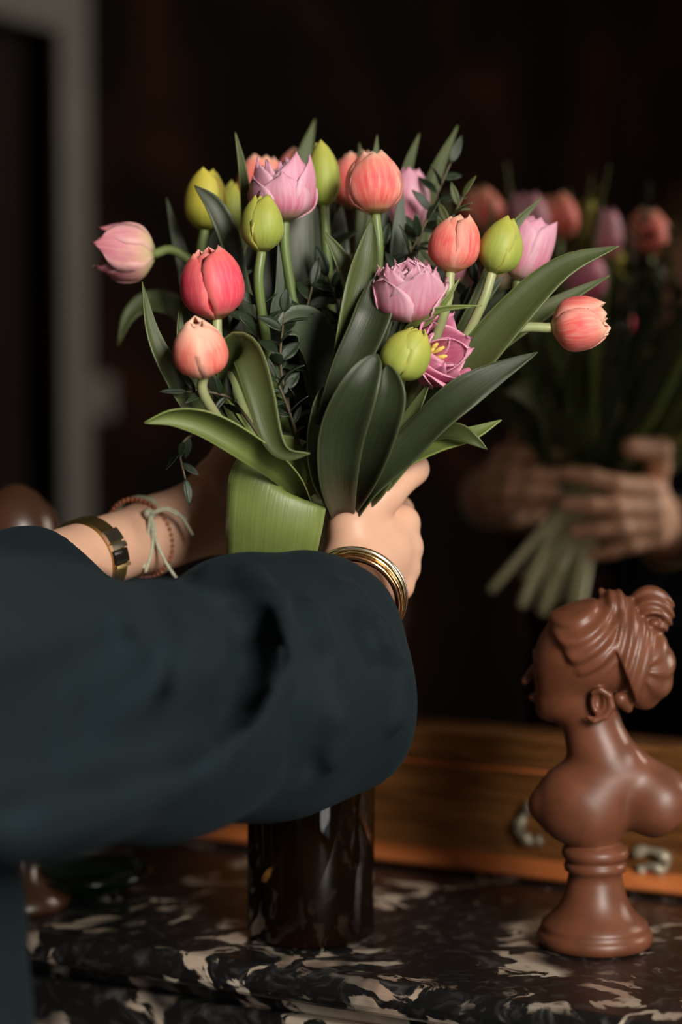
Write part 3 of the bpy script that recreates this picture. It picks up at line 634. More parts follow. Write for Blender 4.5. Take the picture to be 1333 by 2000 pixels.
# tulip leaves: (tulip, path px/py/depth, width px, roll0, roll1, cup, material, extras)
LV = [
 ('salm', [(600, 985, 1.49), (480, 885, 1.46), (390, 810, 1.435), (335, 730, 1.425), (297, 650, 1.425), (278, 550, 1.43)], 52, 10, 30, .5, 1, {}),
 ('salm', [(605, 1000, 1.47), (568, 925, 1.43), (490, 862, 1.405), (410, 818, 1.395), (340, 808, 1.39), (282, 826, 1.385)], 92, -38, -40, .75, 2, {}),
 ('deep', [(585, 985, 1.48), (505, 870, 1.47), (455, 760, 1.45), (462, 680, 1.425), (487, 690, 1.41), (512, 770, 1.40), (533, 850, 1.395), (560, 885, 1.392), (606, 886, 1.39)], 74, 0, 30, .5, 1, {'n': 40, 'basew': .7}),
 ('bud4', [(600, 975, 1.475), (580, 950, 1.455), (553, 946, 1.44), (543, 966, 1.432), (535, 1030, 1.432), (529, 1100, 1.443), (524, 1190, 1.46)], 205, 0, 0, -.30, 2, {'n': 40, 'tipw': .80, 'basew': .6, 'peak': .4, 'nv': 11}),
 ('lavm', [(668, 1000, 1.455), (660, 930, 1.42), (668, 850, 1.402), (700, 765, 1.385), (738, 692, 1.388)], 100, 8, -5, .55, 0, {'blunt': True, 'basew': .55, 'peak': .55}),
 ('lavm', [(655, 1000, 1.46), (622, 940, 1.432), (614, 870, 1.425), (622, 800, 1.43), (635, 752, 1.435)], 46, 40, 20, .5, 1, {'blunt': True}),
 ('lavm', [(680, 1000, 1.47), (720, 920, 1.428), (752, 830, 1.402), (768, 770, 1.396), (757, 712, 1.398)], 78, -25, -20, .45, 0, {'blunt': True, 'peak': .5}),
 ('top', [(655, 960, 1.48), (660, 800, 1.455), (682, 680, 1.44), (702, 580, 1.44), (718, 500, 1.45), (728, 425, 1.455)], 82, 30, 0, .6, 1, {'peak': .55}),
 ('top', [(640, 960, 1.46), (648, 830, 1.43), (680, 730, 1.42), (722, 640, 1.42), (738, 590, 1.425), (736, 538, 1.43)], 82, 0, -25, .5, 0, {'peak': .7, 'blunt': True}),
 ('lavm', [(680, 900, 1.46), (712, 740, 1.43), (745, 655, 1.425), (772, 600, 1.425)], 34, 20, 0, .4, 0, {}),
 ('bud2', [(690, 900, 1.51), (704, 660, 1.49), (690, 570, 1.48), (665, 505, 1.48), (632, 450, 1.48)], 52, 20, 15, .7, 1, {}),
 ('bud2', [(630, 950, 1.53), (605, 700, 1.53), (598, 560, 1.525), (594, 455, 1.525), (606, 370, 1.53)], 92, 0, 10, .3, 0, {'blunt': True, 'peak': .6}),
 ('hid1', [(620, 950, 1.56), (575, 520, 1.60), (590, 330, 1.61), (616, 232, 1.62)], 40, 0, 20, .4, 1, {}),
 ('bud1', [(600, 950, 1.53), (470, 560, 1.525), (478, 440, 1.52), (472, 340, 1.515), (460, 258, 1.51)], 34, 25, 35, .9, 1, {'peak': .5}),
 ('yel', [(590, 960, 1.53), (478, 590, 1.50), (450, 475, 1.492), (420, 405, 1.49), (380, 362, 1.49)], 46, 15, 10, .5, 0, {'peak': .6}),
 ('yel', [(580, 970, 1.55), (400, 640, 1.56), (355, 500, 1.565), (325, 385, 1.57)], 34, 10, 10, .4, 0, {}),
 ('left', [(580, 970, 1.56), (440, 760, 1.60), (360, 620, 1.61), (300, 590, 1.60), (255, 615, 1.59), (230, 675, 1.585)], 52, 30, 30, .4, 1, {}),
 ('lavb', [(690, 940, 1.56), (800, 560, 1.59), (840, 370, 1.59), (895, 245, 1.59)], 40, 20, 10, .5, 1, {}),
 ('lavb', [(690, 940, 1.57), (760, 520, 1.59), (792, 345, 1.585), (820, 260, 1.585)], 28, 20, 10, .5, 1, {}),
 ('top', [(690, 940, 1.55), (722, 480, 1.54), (732, 340, 1.545), (737, 262, 1.55)], 22, 0, 10, .4, 1, {}),
 ('hid2', [(680, 940, 1.56), (705, 480, 1.57), (708, 350, 1.57), (702, 278, 1.575)], 24, 0, 10, .4, 1, {}),
 ('far', [(700, 1000, 1.48), (790, 880, 1.465), (900, 740, 1.455), (1000, 620, 1.45), (1100, 525, 1.45), (1210, 480, 1.45)], 84, -15, -30, .4, 1, {'peak': .5}),
 ('far', [(705, 1000, 1.50), (800, 880, 1.495), (930, 705, 1.49), (1060, 610, 1.49), (1192, 538, 1.495)], 56, -20, -20, .4, 1, {}),
 ('rght', [(690, 1000, 1.46), (745, 925, 1.44), (840, 830, 1.425), (940, 748, 1.42), (1050, 688, 1.425)], 76, -30, -10, .4, 0, {'wave': .25, 'peak': .55}),
 ('rght', [(700, 990, 1.49), (760, 915, 1.475), (850, 868, 1.465), (920, 850, 1.46), (980, 820, 1.46)], 50, -20, -30, .5, 2, {}),
 ('rght', [(800, 880, 1.475), (850, 845, 1.462), (895, 842, 1.45), (925, 858, 1.445), (952, 878, 1.445)], 34, -10, 20, .3, 1, {}),
 ('open', [(700, 980, 1.49), (780, 690, 1.445), (810, 630, 1.425), (860, 604, 1.415), (942, 597, 1.41)], 20, 30, 20, .5, 2, {}),
 ('open', [(700, 980, 1.49), (790, 680, 1.44), (835, 625, 1.425), (872, 585, 1.42), (900, 542, 1.42)], 18, 30, 20, .5, 2, {}),
 ('bud3', [(700, 980, 1.51), (900, 650, 1.50), (985, 470, 1.505), (1060, 384, 1.51)], 30, 10, 20, .5, 1, {}),
 ('bud1', [(660, 960, 1.51), (648, 800, 1.505), (632, 700, 1.492), (605, 645, 1.48), (572, 632, 1.47), (545, 650, 1.462)], 84, 15, 10, .35, 3, {'blunt': True, 'peak': .6}),
 ('bud1', [(590, 960, 1.52), (538, 660, 1.49), (546, 560, 1.485), (544, 472, 1.485)], 22, 25, 20, .4, 3, {}),
 ('bud4', [(690, 1000, 1.49), (735, 950, 1.455), (775, 870, 1.44), (842, 742, 1.435)], 60, -20, -25, .4, 1, {}),
 ('bud4', [(690, 1000, 1.48), (728, 935, 1.45), (768, 880, 1.445), (800, 845, 1.445)], 30, -30, -20, .6, 2, {'blunt': True}),
 ('deep', [(560, 930, 1.48), (460, 740, 1.455), (410, 650, 1.445), (352, 586, 1.44)], 36, 20, 20, .5, 0, {}),
 ('deep', [(550, 930, 1.48), (440, 760, 1.45), (432, 700, 1.44), (462, 648, 1.43)], 22, 20, 30, .6, 2, {}),
 ('salm', [(560, 930, 1.48), (420, 790, 1.45), (360, 720, 1.44), (352, 650, 1.44), (352, 585, 1.445)], 28, 30, 30, .5, 1, {}),
 ('top', [(700, 980, 1.54), (770, 640, 1.53), (778, 480, 1.525), (785, 350, 1.53)], 40, 20, 10, .4, 3, {}),
 ('lavb', [(700, 980, 1.55), (760, 620, 1.54), (756, 480, 1.54), (752, 400, 1.54)], 44, 0, 10, .4, 0, {}),
 ('lavr', [(700, 980, 1.52), (860, 680, 1.51), (920, 600, 1.505), (985, 540, 1.505)], 62, -20, -20, .3, 3, {}),
 ('lavr', [(700, 980, 1.53), (880, 720, 1.53), (960, 610, 1.53), (1010, 560, 1.53)], 54, -20, -20, .3, 0, {}),
 ('bud2', [(640, 950, 1.55), (650, 640, 1.55), (655, 500, 1.555), (668, 400, 1.56)], 70, 0, 10, .3, 0, {}),
 ('yel', [(580, 960, 1.56), (470, 640, 1.56), (425, 520, 1.56), (430, 410, 1.565)], 60, 0, 15, .3, 0, {}),
 ('back1', [(590, 960, 1.57), (520, 660, 1.575), (490, 520, 1.575), (485, 430, 1.58)], 80, 0, 15, .3, 0, {}),
 ('lavt', [(600, 960, 1.55), (560, 680, 1.55), (540, 560, 1.545), (520, 470, 1.55)], 80, 10, 0, .3, 0, {}),
 ('rght', [(690, 960, 1.54), (790, 700, 1.53), (850, 560, 1.52), (880, 470, 1.53)], 66, 10, 0, .3, 0, {}),
 ('open', [(690, 960, 1.53), (760, 760, 1.50), (800, 700, 1.49), (850, 640, 1.49)], 70, 10, 0, .3, 0, {}),
 ('salm', [(580, 960, 1.50), (470, 830, 1.50), (410, 760, 1.49), (395, 690, 1.49)], 64, 10, 0, .3, 0, {}),
 # leaves on the far side
 ('back2', [(640, 960, 1.58), (600, 640, 1.66), (560, 430, 1.69), (540, 330, 1.71)], 46, 60, 70, .4, 1, {}),
 ('back2', [(650, 960, 1.58), (640, 660, 1.66), (640, 460, 1.69), (655, 330, 1.70)], 44, 60, 80, .4, 1, {}),
 ('back3', [(660, 960, 1.58), (700, 660, 1.65), (720, 460, 1.67), (755, 330, 1.68)], 46, 50, 70, .4, 1, {}),
 ('back4', [(670, 980, 1.58), (760, 740, 1.63), (850, 640, 1.66), (905, 600, 1.70)], 60, 50, 60, .4, 0, {}),
 ('back4', [(670, 980, 1.57), (760, 760, 1.60), (860, 690, 1.62), (930, 680, 1.63)], 60, 30, 40, .4, 0, {}),
 ('back3', [(660, 980, 1.58), (740, 820, 1.62), (790, 760, 1.66), (830, 770, 1.69)], 56, 40, 40, .4, 1, {}),
]
for i, (tn, pts, W, r0, r1, cup, mi_, ex) in enumerate(LV):
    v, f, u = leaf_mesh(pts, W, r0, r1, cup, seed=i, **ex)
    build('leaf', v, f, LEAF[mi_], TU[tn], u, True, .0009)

# dark small-leaved sprigs
lf_me = None
def leaflet(c, d, nrmv, L, W, parent, m=SPRIG):
    d = nrm(d); n = nrm(nrmv - d * np.dot(nrmv, d)); b = np.cross(d, n)
    us = np.linspace(0, 1, 8); V = []; UV = []
    for u in us:
        w_ = W / 2 * max(.04, math.sin(math.pi * u ** .85)) ** .8
        for v in (-1, -.5, 0, .5, 1):
            V.append(c + d * L * u + b * w_ * v + n * (abs(v) * w_ * .35 - .12 * L * u * u)); UV.append((u, (v + 1) / 2))
    F = [(i * 5 + j, i * 5 + j + 1, i * 5 + j + 6, i * 5 + j + 5) for i in range(7) for j in range(4)]
    return build('leaf', np.array(V), F, m, parent, UV, True, .0005)
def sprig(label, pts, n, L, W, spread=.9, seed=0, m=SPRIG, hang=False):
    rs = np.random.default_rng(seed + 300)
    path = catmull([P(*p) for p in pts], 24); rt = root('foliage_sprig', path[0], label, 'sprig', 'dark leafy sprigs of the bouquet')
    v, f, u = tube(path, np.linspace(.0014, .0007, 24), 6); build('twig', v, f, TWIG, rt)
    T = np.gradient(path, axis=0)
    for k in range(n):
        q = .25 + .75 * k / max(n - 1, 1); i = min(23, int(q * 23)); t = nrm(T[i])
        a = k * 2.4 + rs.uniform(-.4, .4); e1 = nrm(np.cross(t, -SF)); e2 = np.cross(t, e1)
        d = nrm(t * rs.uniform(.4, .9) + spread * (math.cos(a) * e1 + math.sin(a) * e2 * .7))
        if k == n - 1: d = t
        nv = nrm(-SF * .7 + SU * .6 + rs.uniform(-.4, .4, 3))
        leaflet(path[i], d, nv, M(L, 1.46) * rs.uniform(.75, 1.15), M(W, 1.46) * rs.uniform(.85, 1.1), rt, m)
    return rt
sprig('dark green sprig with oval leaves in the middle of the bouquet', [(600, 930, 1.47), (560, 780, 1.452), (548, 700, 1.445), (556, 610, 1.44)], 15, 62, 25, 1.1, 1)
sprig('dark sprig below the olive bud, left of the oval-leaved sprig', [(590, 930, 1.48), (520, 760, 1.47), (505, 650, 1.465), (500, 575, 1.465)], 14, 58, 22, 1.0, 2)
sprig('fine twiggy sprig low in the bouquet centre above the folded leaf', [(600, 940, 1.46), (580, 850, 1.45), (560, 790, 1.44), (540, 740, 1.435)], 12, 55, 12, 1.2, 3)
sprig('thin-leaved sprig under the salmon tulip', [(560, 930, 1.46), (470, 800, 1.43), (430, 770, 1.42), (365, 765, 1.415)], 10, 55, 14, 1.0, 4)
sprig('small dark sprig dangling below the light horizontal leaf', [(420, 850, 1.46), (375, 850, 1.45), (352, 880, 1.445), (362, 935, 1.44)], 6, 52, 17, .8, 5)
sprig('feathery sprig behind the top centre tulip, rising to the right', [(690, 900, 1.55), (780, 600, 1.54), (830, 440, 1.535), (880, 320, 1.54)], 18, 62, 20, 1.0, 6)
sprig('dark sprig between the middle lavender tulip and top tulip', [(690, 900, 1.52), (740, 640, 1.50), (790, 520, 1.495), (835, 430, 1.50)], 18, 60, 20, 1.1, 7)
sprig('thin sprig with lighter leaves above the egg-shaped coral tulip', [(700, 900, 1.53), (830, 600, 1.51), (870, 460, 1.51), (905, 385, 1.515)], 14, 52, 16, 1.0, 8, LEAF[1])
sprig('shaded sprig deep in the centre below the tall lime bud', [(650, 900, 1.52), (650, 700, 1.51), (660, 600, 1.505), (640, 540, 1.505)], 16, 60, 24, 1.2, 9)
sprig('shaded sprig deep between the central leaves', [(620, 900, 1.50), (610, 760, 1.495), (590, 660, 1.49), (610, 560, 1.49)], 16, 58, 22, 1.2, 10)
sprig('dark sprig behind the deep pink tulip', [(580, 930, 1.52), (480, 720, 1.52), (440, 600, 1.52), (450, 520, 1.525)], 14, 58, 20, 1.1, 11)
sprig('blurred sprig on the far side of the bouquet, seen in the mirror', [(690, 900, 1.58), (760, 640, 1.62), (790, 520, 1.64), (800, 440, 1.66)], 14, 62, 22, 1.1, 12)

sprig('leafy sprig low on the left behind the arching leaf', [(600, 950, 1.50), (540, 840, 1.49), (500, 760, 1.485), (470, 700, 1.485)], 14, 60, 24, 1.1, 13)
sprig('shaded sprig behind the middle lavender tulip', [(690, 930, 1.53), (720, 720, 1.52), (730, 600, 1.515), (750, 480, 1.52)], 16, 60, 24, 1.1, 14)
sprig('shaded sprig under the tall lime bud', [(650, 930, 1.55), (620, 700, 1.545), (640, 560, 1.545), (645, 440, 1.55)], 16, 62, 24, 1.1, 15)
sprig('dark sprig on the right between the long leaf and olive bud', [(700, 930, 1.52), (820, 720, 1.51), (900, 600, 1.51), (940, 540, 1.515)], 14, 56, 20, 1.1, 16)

# ------------------------------------------------------------------ the person
C0 = np.array([-.36, 1.0, 0]); FW = np.array([.47, .88, 0]); RT = np.array([.88, -.47, 0])
person = root('person', C0, 'person in dark navy coat reaching in from the left, holding the bouquet', 'person')
def body_pt(r, f, z): return C0 + RT * r + FW * f + np.array([0, 0, z])
SRr = body_pt(.160, .0, 1.36); SLl = body_pt(-.165, .0, 1.37)
# right hand (near): back of the hand to the camera, fingers closing round the far side
Wr = P(698, 1120, 1.465); ELr = P(400, 1375, 1.315)
r_mcp = [P(784, 1022, 1.500), P(790, 1069, 1.498), P(787, 1109, 1.494), P(777, 1144, 1.488)]
def rfing(i):
    px = [(784, 1022), (790, 1069), (787, 1109), (777, 1144)][i]; y0 = [1.500, 1.498, 1.494, 1.488][i]; l = [.042, .045, .041, .032][i]; sp = [-40, -20, 2, 26][i]
    return [P(px[0], px[1], y0), P(px[0] - 2, px[1] - 6 + sp * .5, y0 + l), P(px[0] - 24, px[1] - 8 + sp, y0 + l * 1.52), P(px[0] - 58, px[1] - 8 + sp * 1.3, y0 + l * 1.92)]
r_f = [rfing(i) for i in range(4)]
r_th = [P(688, 1032, 1.468), P(752, 966, 1.480), P(806, 916, 1.495), P(810, 906, 1.532)]
FR = [(.0125, .0092, .0082, .0068), (.0125, .0093, .0083, .0070), (.0115, .0088, .0078, .0065), (.0105, .0078, .0068, .0058)]
def hand_sdf(p, W, El, mcp, fing, th, rw=.0215, re=.032):
    d = capsule(p, El, W, re, rw)
    for i, m in enumerate(mcp):
        d = smin(d, capsule(p, W + (m - W) * .15, m, .0185 - .001 * i, FR[i][0] * .88), .010)
    d = smin(d, capsule(p, mcp[0] + (W - mcp[0]) * .16, mcp[3] + (W - mcp[3]) * .16, .0105, .0092), .008)
    for i, m in enumerate(mcp): d = smin(d, capsule(p, m, m + (fing[i][1] - m) * .1, FR[i][0] * 1.0, FR[i][0] * .86), .004)
    d = smin(d, capsule(p, W + (th[0] - W) * .4, th[0], .017, .0155), .014)
    t = chain(p, th, [.0155, .0125, .0110, .0088], .005); d = smin(d, t, .007)
    for i, f in enumerate(fing):
        d = smin(d, chain(p, f, FR[i], .004), .0045)
    return d
def bbox(pts, m):
    a = np.array(pts); return a.min(0) - m, a.max(0) + m
# left hand (far): palm towards the camera, fingers behind the stems
Wl = P(292, 1044, 1.545); ELl = P(-80, 1190, 1.375)
l_mcp = [P(468, 935, 1.575), P(480, 978, 1.588), P(478, 1020, 1.590), P(466, 1056, 1.582)]
def lfing(i):
    x, y = [(468, 935), (480, 978), (478, 1020), (466, 1056)][i]; Y = [1.575, 1.588, 1.590, 1.582][i]; l = [100, 110, 102, 84][i]
    return [P(x, y, Y), P(x + l, y - 12, Y + .012), P(x + l * 1.55, y - 12, Y + .006), P(x + l * 1.98, y - 10, Y - .008)]
l_f = [lfing(i) for i in range(4)]
l_th = [P(365, 1000, 1.545), P(412, 935, 1.545), P(448, 885, 1.55), P(485, 858, 1.553)]
parts = []
rl = lambda p: smin(hand_sdf(p, Wr, ELr, r_mcp, r_f, r_th), capsule(p, Wr, P(745, 1075, 1.480), .0205, .018), .014)
lo_, hi_ = bbox([Wr + (ELr - Wr) * .45] + r_mcp + sum(r_f, []) + r_th, .03); parts.append(surfnet(rl, lo_, hi_, .0019))
ll = lambda p: smin(hand_sdf(p, Wl, ELl, l_mcp, l_f, l_th, .0235), capsule(p, P(310, 1045, 1.542), P(420, 1010, 1.56), .023, .020), .016)
lo_, hi_ = bbox([Wl + (ELl - Wl) * .75] + l_mcp + sum(l_f, []) + l_th, .034); parts.append(surfnet(ll, lo_, hi_, .0019))
HD = body_pt(0, .07, 1.60)
def torso_sdf(p):
    d = capsule(p, body_pt(0, 0, 1.0), body_pt(0, 0, 1.30), .12, .13)
    d = smin(d, capsule(p, SRr, SLl, .055, .055), .06)
    d = smin(d, capsule(p, body_pt(0, .01, 1.38), HD + np.array([0, 0, -.06]), .055, .05), .03)
    d = smin(d, capsule(p, SRr, ELr, .038, .030), .03); d = smin(d, capsule(p, SLl, ELl, .050, .032), .03)
    for s in (-1, 1):
        d = smin(d, chain(p, [body_pt(.085 * s, 0, .95), body_pt(.09 * s, .01, .50), body_pt(.09 * s, 0, .09), body_pt(.095 * s, .12, .035)], [.095, .058, .04, .033], .02), .04)
    return d
allp = np.array([body_pt(-.25, -.2, 0), body_pt(.25, .25, 1.5), ELr, ELl]); parts.append(surfnet(torso_sdf, allp.min(0) - .08, allp.max(0) * [1, 1, 0] + [.06, .06, 1.46], .011))
A3 = np.array([RT, FW, [0, 0, 1]])
def hp(a, b, c): return HD + RT * a + FW * b + np.array([0, 0, c])
def head_sdf(p):
    d = ellip(p, hp(0, -.01, .045), (.072, .092, .088), A3)
    d = smin(d, ellip(p, hp(0, .022, -.03), (.056, .066, .082), A3), .03)
    d = smin(d, capsule(p, hp(0, .086, .0), hp(0, .108, -.03), .007, .010), .010)
    d = smin(d, ellip(p, hp(0, .084, -.065), (.022, .008, .010), A3), .006)
    d = smin(d, ellip(p, hp(0, .07, -.100), (.020, .016, .014), A3), .015)
    for s in (-1, 1):
        d = smax(d, -ellip(p, hp(.031 * s, .092, .008), (.016, .012, .009), A3), .008)
        d = smin(d, ellip(p, hp(.031 * s, .072, .006), (.012, .012, .010), A3), .003)
        d = smin(d, ellip(p, hp(.074 * s, -.012, -.01), (.010, .020, .032), A3), .006)
    d = smin(d, capsule(p, hp(0, -.03, -.08), hp(0, -.06, -.22), .05, .056), .02)
    return d
parts.append(surfnet(head_sdf, HD - [.16, .16, .24], HD + [.16, .16, .16], .0045))
V = np.zeros((0, 3)); F = np.zeros((0, 4), int)
for v, f in parts:
    v = relax(v, f, 1); F = np.vstack([F, f + len(V)]); V = np.vstack([V, v])
build('body', V, F, SKIN, person)
def hair_sdf(p):
    d = ellip(p, hp(0, -.022, .058), (.086, .102, .092), A3)
    q = p - HD; a = np.arctan2(q @ RT, q @ FW)
    d = d + .003 * np.sin(a * 26)
    d = smax(d, -ellip(p, hp(0, .10, -.03), (.07, .075, .098), A3), .012)
    bn = ellip(p, hp(0, -.12, .03), (.045, .042, .045), A3); d = smin(d, bn, .02)
    return smax(d, -(q[:, 2] + .05 + .5 * np.maximum(0, q @ FW)), .01)
v, f = surfnet(hair_sdf, HD - [.2, .2, .1], HD + [.2, .2, .18], .005); build('hair', relax(v, f, 1), f, HAIR, person)
# nails
def nail(a, b, up, rad):
    ax = nrm(b - a); n = nrm(up - ax * np.dot(up, ax)); s = np.cross(ax, n); V = []; F = []
    for i in range(7):
        th = math.pi * i / 6
        for j in range(10):
            ph = 2 * math.pi * j / 10
            V.append(b + ax * rad * .1 + n * rad * .62 + ax * rad * .85 * math.cos(th) + s * rad * .62 * math.sin(th) * math.cos(ph) + n * rad * .38 * math.sin(th) * math.sin(ph))
    F = [(i * 10 + j, i * 10 + (j + 1) % 10, (i + 1) * 10 + (j + 1) % 10, (i + 1) * 10 + j) for i in range(6) for j in range(10)]
    build('fingernail', V, F, NAIL, person)
for i, f in enumerate(r_f): nail(f[2], f[3], RT * .9 + FW * .5, FR[i][3])
nail(r_th[2], r_th[3], SR + SU * .3, .0085)
for i, f in enumerate(l_f): nail(f[2], f[3], FW * 1.0, FR[i][3])
nail(l_th[2], l_th[3], -SR * .5 + SU, .0085)

# ---- coat: body, two sleeves
def coat_sdf(p):
    q = p - C0; a = np.arctan2(q @ RT, q @ FW)
    d = capsule(p, body_pt(0, 0, 1.02), body_pt(0, -.01, 1.30), .155, .15)
    d = smin(d, capsule(p, SRr - RT * .01, SLl, .062, .062), .05)
    d = smin(d, capsule(p, body_pt(0, 0, 1.05), body_pt(0, .02, .30), .17, .27) + .010 * np.sin(a * 11) * np.clip((1.1 - p[:, 2]) * 1.6, 0, 1), .05)
    d = smin(d, chain(p, [body_pt(.06, .10, 1.20), P(-150, 1780, 1.16), P(-140, 2000, 1.17), P(-140, 2000, 1.17) * [1, 1, 0] + [-.02, -.01, .28]], [.06, .05, .052, .075], .03), .09)
    hole = capsule(p, body_pt(0, .03, 1.44), body_pt(0, .03, 1.7), .06, .07)
    d = smax(d, -hole, .01)
    d = smax(d, .22 - p[:, 2], .01)
    return d
lo_ = np.array([-.80, .58, .2]); hi_ = np.array([.0, 1.46, 1.52])
v, f = surfnet(coat_sdf, lo_, hi_, .009); build('coat', relax(v, f, 2), f, CLOTH, person)
# right sleeve (near)
SL = [(SRr, .075), (P(60, 1385, 1.10), .073), (P(300, 1390, 1.24), .071), (P(500, 1365, 1.35), .071), (P(632, 1345, 1.405), .060)]
def rs_base(p):
    d = chain(p, [a for a, _ in SL], [b for _, b in SL], .03)
    d = smin(d, capsule(p, P(600, 1330, 1.395), P(680, 1200, 1.425), .052, .0300), .035)
    d = smin(d, capsule(p, P(500, 1260, 1.34), P(640, 1178, 1.412), .045, .0285), .02)
    d = smin(d, capsule(p, P(430, 1175, 1.372), P(580, 1150, 1.40), .020, .020), .03)
    d = smin(d, capsule(p, P(340, 1225, 1.32), P(470, 1165, 1.375), .020, .018), .03)
    d = smin(d, capsule(p, P(560, 1480, 1.385), P(690, 1440, 1.41), .030, .028), .04)
    return d
def hits(l, off=0.0):
    out = []
    for x, y in l:
        h = trace(rs_base, x, y)
        if h is None: continue
        out.append(h + off * nrm(h - np.array([0, 0, CAMZ])))
    return np.array(out)
ridges = [(hits([(413, 1122), (490, 1132), (529, 1190), (537, 1258), (518, 1329), (455, 1406), (361, 1472), (194, 1528), (3, 1568)], -.006), [.008, .010, .013, .016, .017, .018, .020, .023, .025]),
          (hits([(330, 1205), (352, 1260), (322, 1340), (210, 1405), (40, 1452)], -.003), [.008, .010, .011, .012, .012]),
          (hits([(250, 1215), (255, 1250), (190, 1310), (40, 1365)], -.003), [.007, .009, .010, .010]),
          (hits([(610, 1190), (640, 1290), (650, 1400), (640, 1480)], .001), [.007, .009, .010, .010]),
          (hits([(690, 1160), (745, 1230), (775, 1320), (770, 1400)], .002), [.007, .008, .010, .010]),
          (hits([(660, 1150), (705, 1220), (735, 1290)], .005), [.005, .006, .006])]
gl = [(392, 1150), (440, 1178), (482, 1222), (498, 1280), (482, 1340), (440, 1392)]
grooves = [(hits(gl, o), [.006, .010, .014, .015, .011, .007]) for o in (-.006, .008, .022, .034)]
soft = [(hits([(445, 1390), (330, 1440), (150, 1478), (3, 1505)], .001), [.010, .013, .013, .012]),
           (hits([(315, 1300), (213, 1390), (110, 1425), (3, 1440)], .002), [.003, .009, .011, .010]),
           (hits([(238, 1250), (161, 1318), (3, 1385)], .002), [.003, .010, .010]),
           (hits([(570, 1250), (582, 1340), (592, 1440), (605, 1500)], .002), [.003, .008, .008, .003]),
           (hits([(700, 1215), (735, 1245), (722, 1262)], 0), [.005, .008, .005])]
fdir = nrm(Wr - P(520, 1290, 1.34)); CUFF = P(690, 1190, 1.434)
def rs_sdf(p):
    d = rs_base(p)
    for pts, rr in ridges:
        if len(pts) > 1: d = smin(d, chain(p, pts, rr[:len(pts)], .006), .009)
    for pts, rr in grooves:
        if len(pts) > 1: d = smax(d, -chain(p, pts, rr[:len(pts)], .006), .008)
    for pts, rr in soft:
        if len(pts) > 1: d = smax(d, -chain(p, pts, rr[:len(pts)], .01), .022)
    cut = ((p - CUFF) @ fdir.astype(np.float32)) + .004 * np.sin(p[:, 0] * 160)
    d = np.where(p[:, 2] > P(0, 1500, 1.4)[2] - 1, smax(d, cut - .0, .004), d)
    inner = capsule(p, P(668, 1207, 1.416), CUFF + fdir * .04, .018, .0280)
    return smax(d, -inner, .004)
pts = np.array([P(-120, 1372, 1.02), P(820, 1345, 1.44), P(640, 1080, 1.46), P(0, 1650, 1.1)])
lo_ = np.array([SRr[0] - .11, SRr[1] - .11, 1.13]); hi_ = np.array([.062, 1.50, 1.46])
v, f = largest(*surfnet(rs_sdf, lo_, hi_, .0032)); build('sleeve', relax(v, f, 2), f, CLOTH, person)
# left sleeve (far)
ldir = nrm(nrm(P(120, 1090, 1.46) - P(0, 1135, 1.41)) + np.array([0, 0, .35]))
def ls_sdf(p):
    d = chain(p, [SLl, P(-90, 1205, 1.37), P(40, 1148, 1.425), P(130, 1110, 1.462)], [.07, .044, .034, .029], .03)
    d = smax(d, (p - P(98, 1060, 1.447)) @ ldir.astype(np.float32), .004)
    d = smin(d, chain(p, [P(-40, 1220, 1.34), P(40, 1195, 1.385), P(140, 1172, 1.42), P(245, 1162, 1.435)], [.05, .036, .022, .009], .01), .02)
    return d
v, f = largest(*surfnet(ls_sdf, np.array([SLl[0] - .1, 1.0, 1.24]), P(270, 900, 1.52) * [1, 1, 0] + [0, 0, 1.50], .004)); build('sleeve', relax(v, f, 2), f, CLOTH, person)

# ------------------------------------------------------------------ jewellery
def ring(c, n, Rr, rad, ux=1.0, seg=72, flat=1.0):
    n = nrm(n); e1 = nrm(np.cross(n, [0, 0, 1.0])); e2 = np.cross(n, e1); V = []; k = 12
    for i in range(seg):
        a = 2 * math.pi * i / seg; o = math.cos(a) * e1 * ux + math.sin(a) * e2
        for j in range(k):
            b = 2 * math.pi * j / k; V.append(c + o * Rr + rad * (math.cos(b) * o + flat * math.sin(b) * n))
    F = [(i * k + j, ((i + 1) % seg) * k + j, ((i + 1) % seg) * k + (j + 1) % k, i * k + (j + 1) % k) for i in range(seg) for j in range(k)]
    return np.array(V), F
bn = nrm(np.array([.20, .90, .34]))
for (x, y, Y, Rr, rad, m, lab) in ((697, 1160, 1.443, .0335, .0023, SILVERG, 'pale gold bangle, outermost on the right wrist'),
                                  (695, 1165, 1.437, .0322, .0027, GOLD, 'yellow gold bangle between the pale and rose gold ones'),
                                  (692, 1171, 1.431, .0308, .0026, ROSE, 'rose gold bangle nearest the sleeve cuff')):
    tag(build('bangle', *ring(P(x, y, Y), bn, Rr, rad), m), lab, 'bangle', 'bangles on the right wrist')
# cuff watch on the left forearm
axl = nrm(Wl - ELl)
def band(c, n, Rr, wid, th, a0, a1, seg=40):
    n = nrm(n); e1 = nrm(np.cross(n, [0, 0, 1.0])); e2 = np.cross(e1, n); V = []
    for i in range(seg + 1):
        a = a0 + (a1 - a0) * i / seg; o = math.cos(a) * e1 + math.sin(a) * e2
        for r_, w_ in ((Rr, -wid / 2), (Rr + th, -wid / 2 + .0006), (Rr + th, wid / 2 - .0006), (Rr, wid / 2)): V.append(c + o * r_ + n * w_)
    F = [(i * 4 + j, i * 4 + (j + 1) % 4, (i + 1) * 4 + (j + 1) % 4, (i + 1) * 4 + j) for i in range(seg) for j in range(4)] + [(3, 2, 1, 0), tuple(seg * 4 + j for j in range(4))]
    return np.array(V), F
tW = .655; wc = ELl + (Wl - ELl) * tW; rw_ = .032 + (.0235 - .032) * tW
wat = root('cuff_watch', wc, 'gold cuff watch with black dial on the left forearm', 'watch')
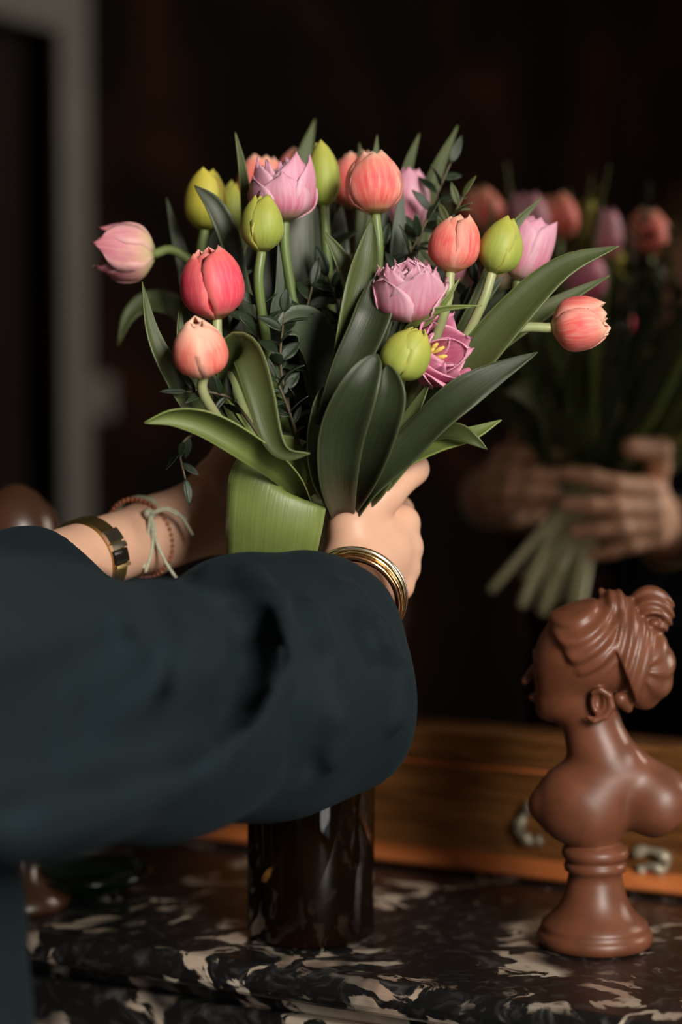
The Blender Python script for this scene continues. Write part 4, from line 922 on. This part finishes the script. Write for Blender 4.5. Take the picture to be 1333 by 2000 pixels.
build('strap', *band(wc, axl, rw_ + .0006, .0145, .0022, 0, 2 * math.pi, 80), BRASS, wat, None, False)
# find which angle faces the camera
e1 = nrm(np.cross(axl, [0, 0, 1.0])); e2 = np.cross(e1, axl); vv = nrm(np.array([0, 0, CAMZ]) - wc)
ac = math.atan2(vv @ e2, vv @ e1)
sgn = -1 if (math.sin(ac + .3) > math.sin(ac)) else 1
def seg_band(name, a, b, wid, th, m): build(name, *band(wc, axl, rw_ + .0026, wid, th, ac + sgn * a, ac + sgn * b, 12), m, wat, None, False)
seg_band('case_link', -.45, -.13, .0165, .0020, SILVERG)
seg_band('case_link', -.09, .05, .0165, .0024, SILVERG)
seg_band('dial', .07, .39, .0155, .0018, BLACKGL)
seg_band('case_link', .41, .49, .0165, .0022, GOLD)
# bead bracelet and tied cord on the left wrist
bcn = ELl + (Wl - ELl) * .94; rb = .0285
bd = root('bead_bracelet', bcn, 'reddish brown bead bracelet on the left wrist next to the tied cord', 'bracelet')
n_ = nrm(axl); e1 = nrm(np.cross(n_, [0, 0, 1.0])); e2 = np.cross(n_, e1)
for i in range(46):
    a = 2 * math.pi * i / 46; c_ = bcn + (rb + .0008) * (math.cos(a) * e1 + math.sin(a) * e2)
    V = [c_ + .0019 * np.array([math.sin(t) * math.cos(p_), math.sin(t) * math.sin(p_), math.cos(t)]) for t in np.linspace(.05, 3.09, 5) for p_ in np.linspace(0, 2 * math.pi, 6, endpoint=False)]
    F = [(r_ * 6 + k, (r_ + 1) * 6 + k, (r_ + 1) * 6 + (k + 1) % 6, r_ * 6 + (k + 1) % 6) for r_ in range(4) for k in range(6)]
    build('bead', V, F, BEAD, bd)
cc = bcn + axl * .005
cd = root('cord_bracelet', cc, 'pale green cord tied in a bow round the left wrist', 'bracelet')
for k, off in enumerate((0, .003)):
    V, F = ring(cc + axl * off, axl, rb + .0006, .0013); build('loop', V, F, CORD, cd)
knot = trace(ll, 292, 1005)
if knot is None: knot = P(292, 1005, 1.52)
kd = knot[1] - .004
v, f, u = tube(catmull([P(284, 998, kd), P(292, 1004, kd - .003), P(300, 1010, kd)], 8), np.array([.002, .003, .0035, .004, .004, .0035, .003, .002]), 8); build('knot', v, f, CORD, cd)
for pts in ([(294, 1004), (320, 992), (345, 1000), (362, 1020), (378, 1046)], [(294, 1004), (325, 996), (350, 1008), (364, 1016)], [(294, 1006), (302, 1030), (306, 1060), (325, 1100), (345, 1130)],
            [(294, 1006), (299, 1040), (296, 1080), (284, 1118)], [(294, 1006), (290, 1040), (288, 1080), (280, 1110)]):
    q = catmull([P(x, y, kd - .006 - .0005 * i) for i, (x, y) in enumerate(pts)], 20); v, f, u = tube(q, .0013, 6); build('cord_end', v, f, CORD, cd)
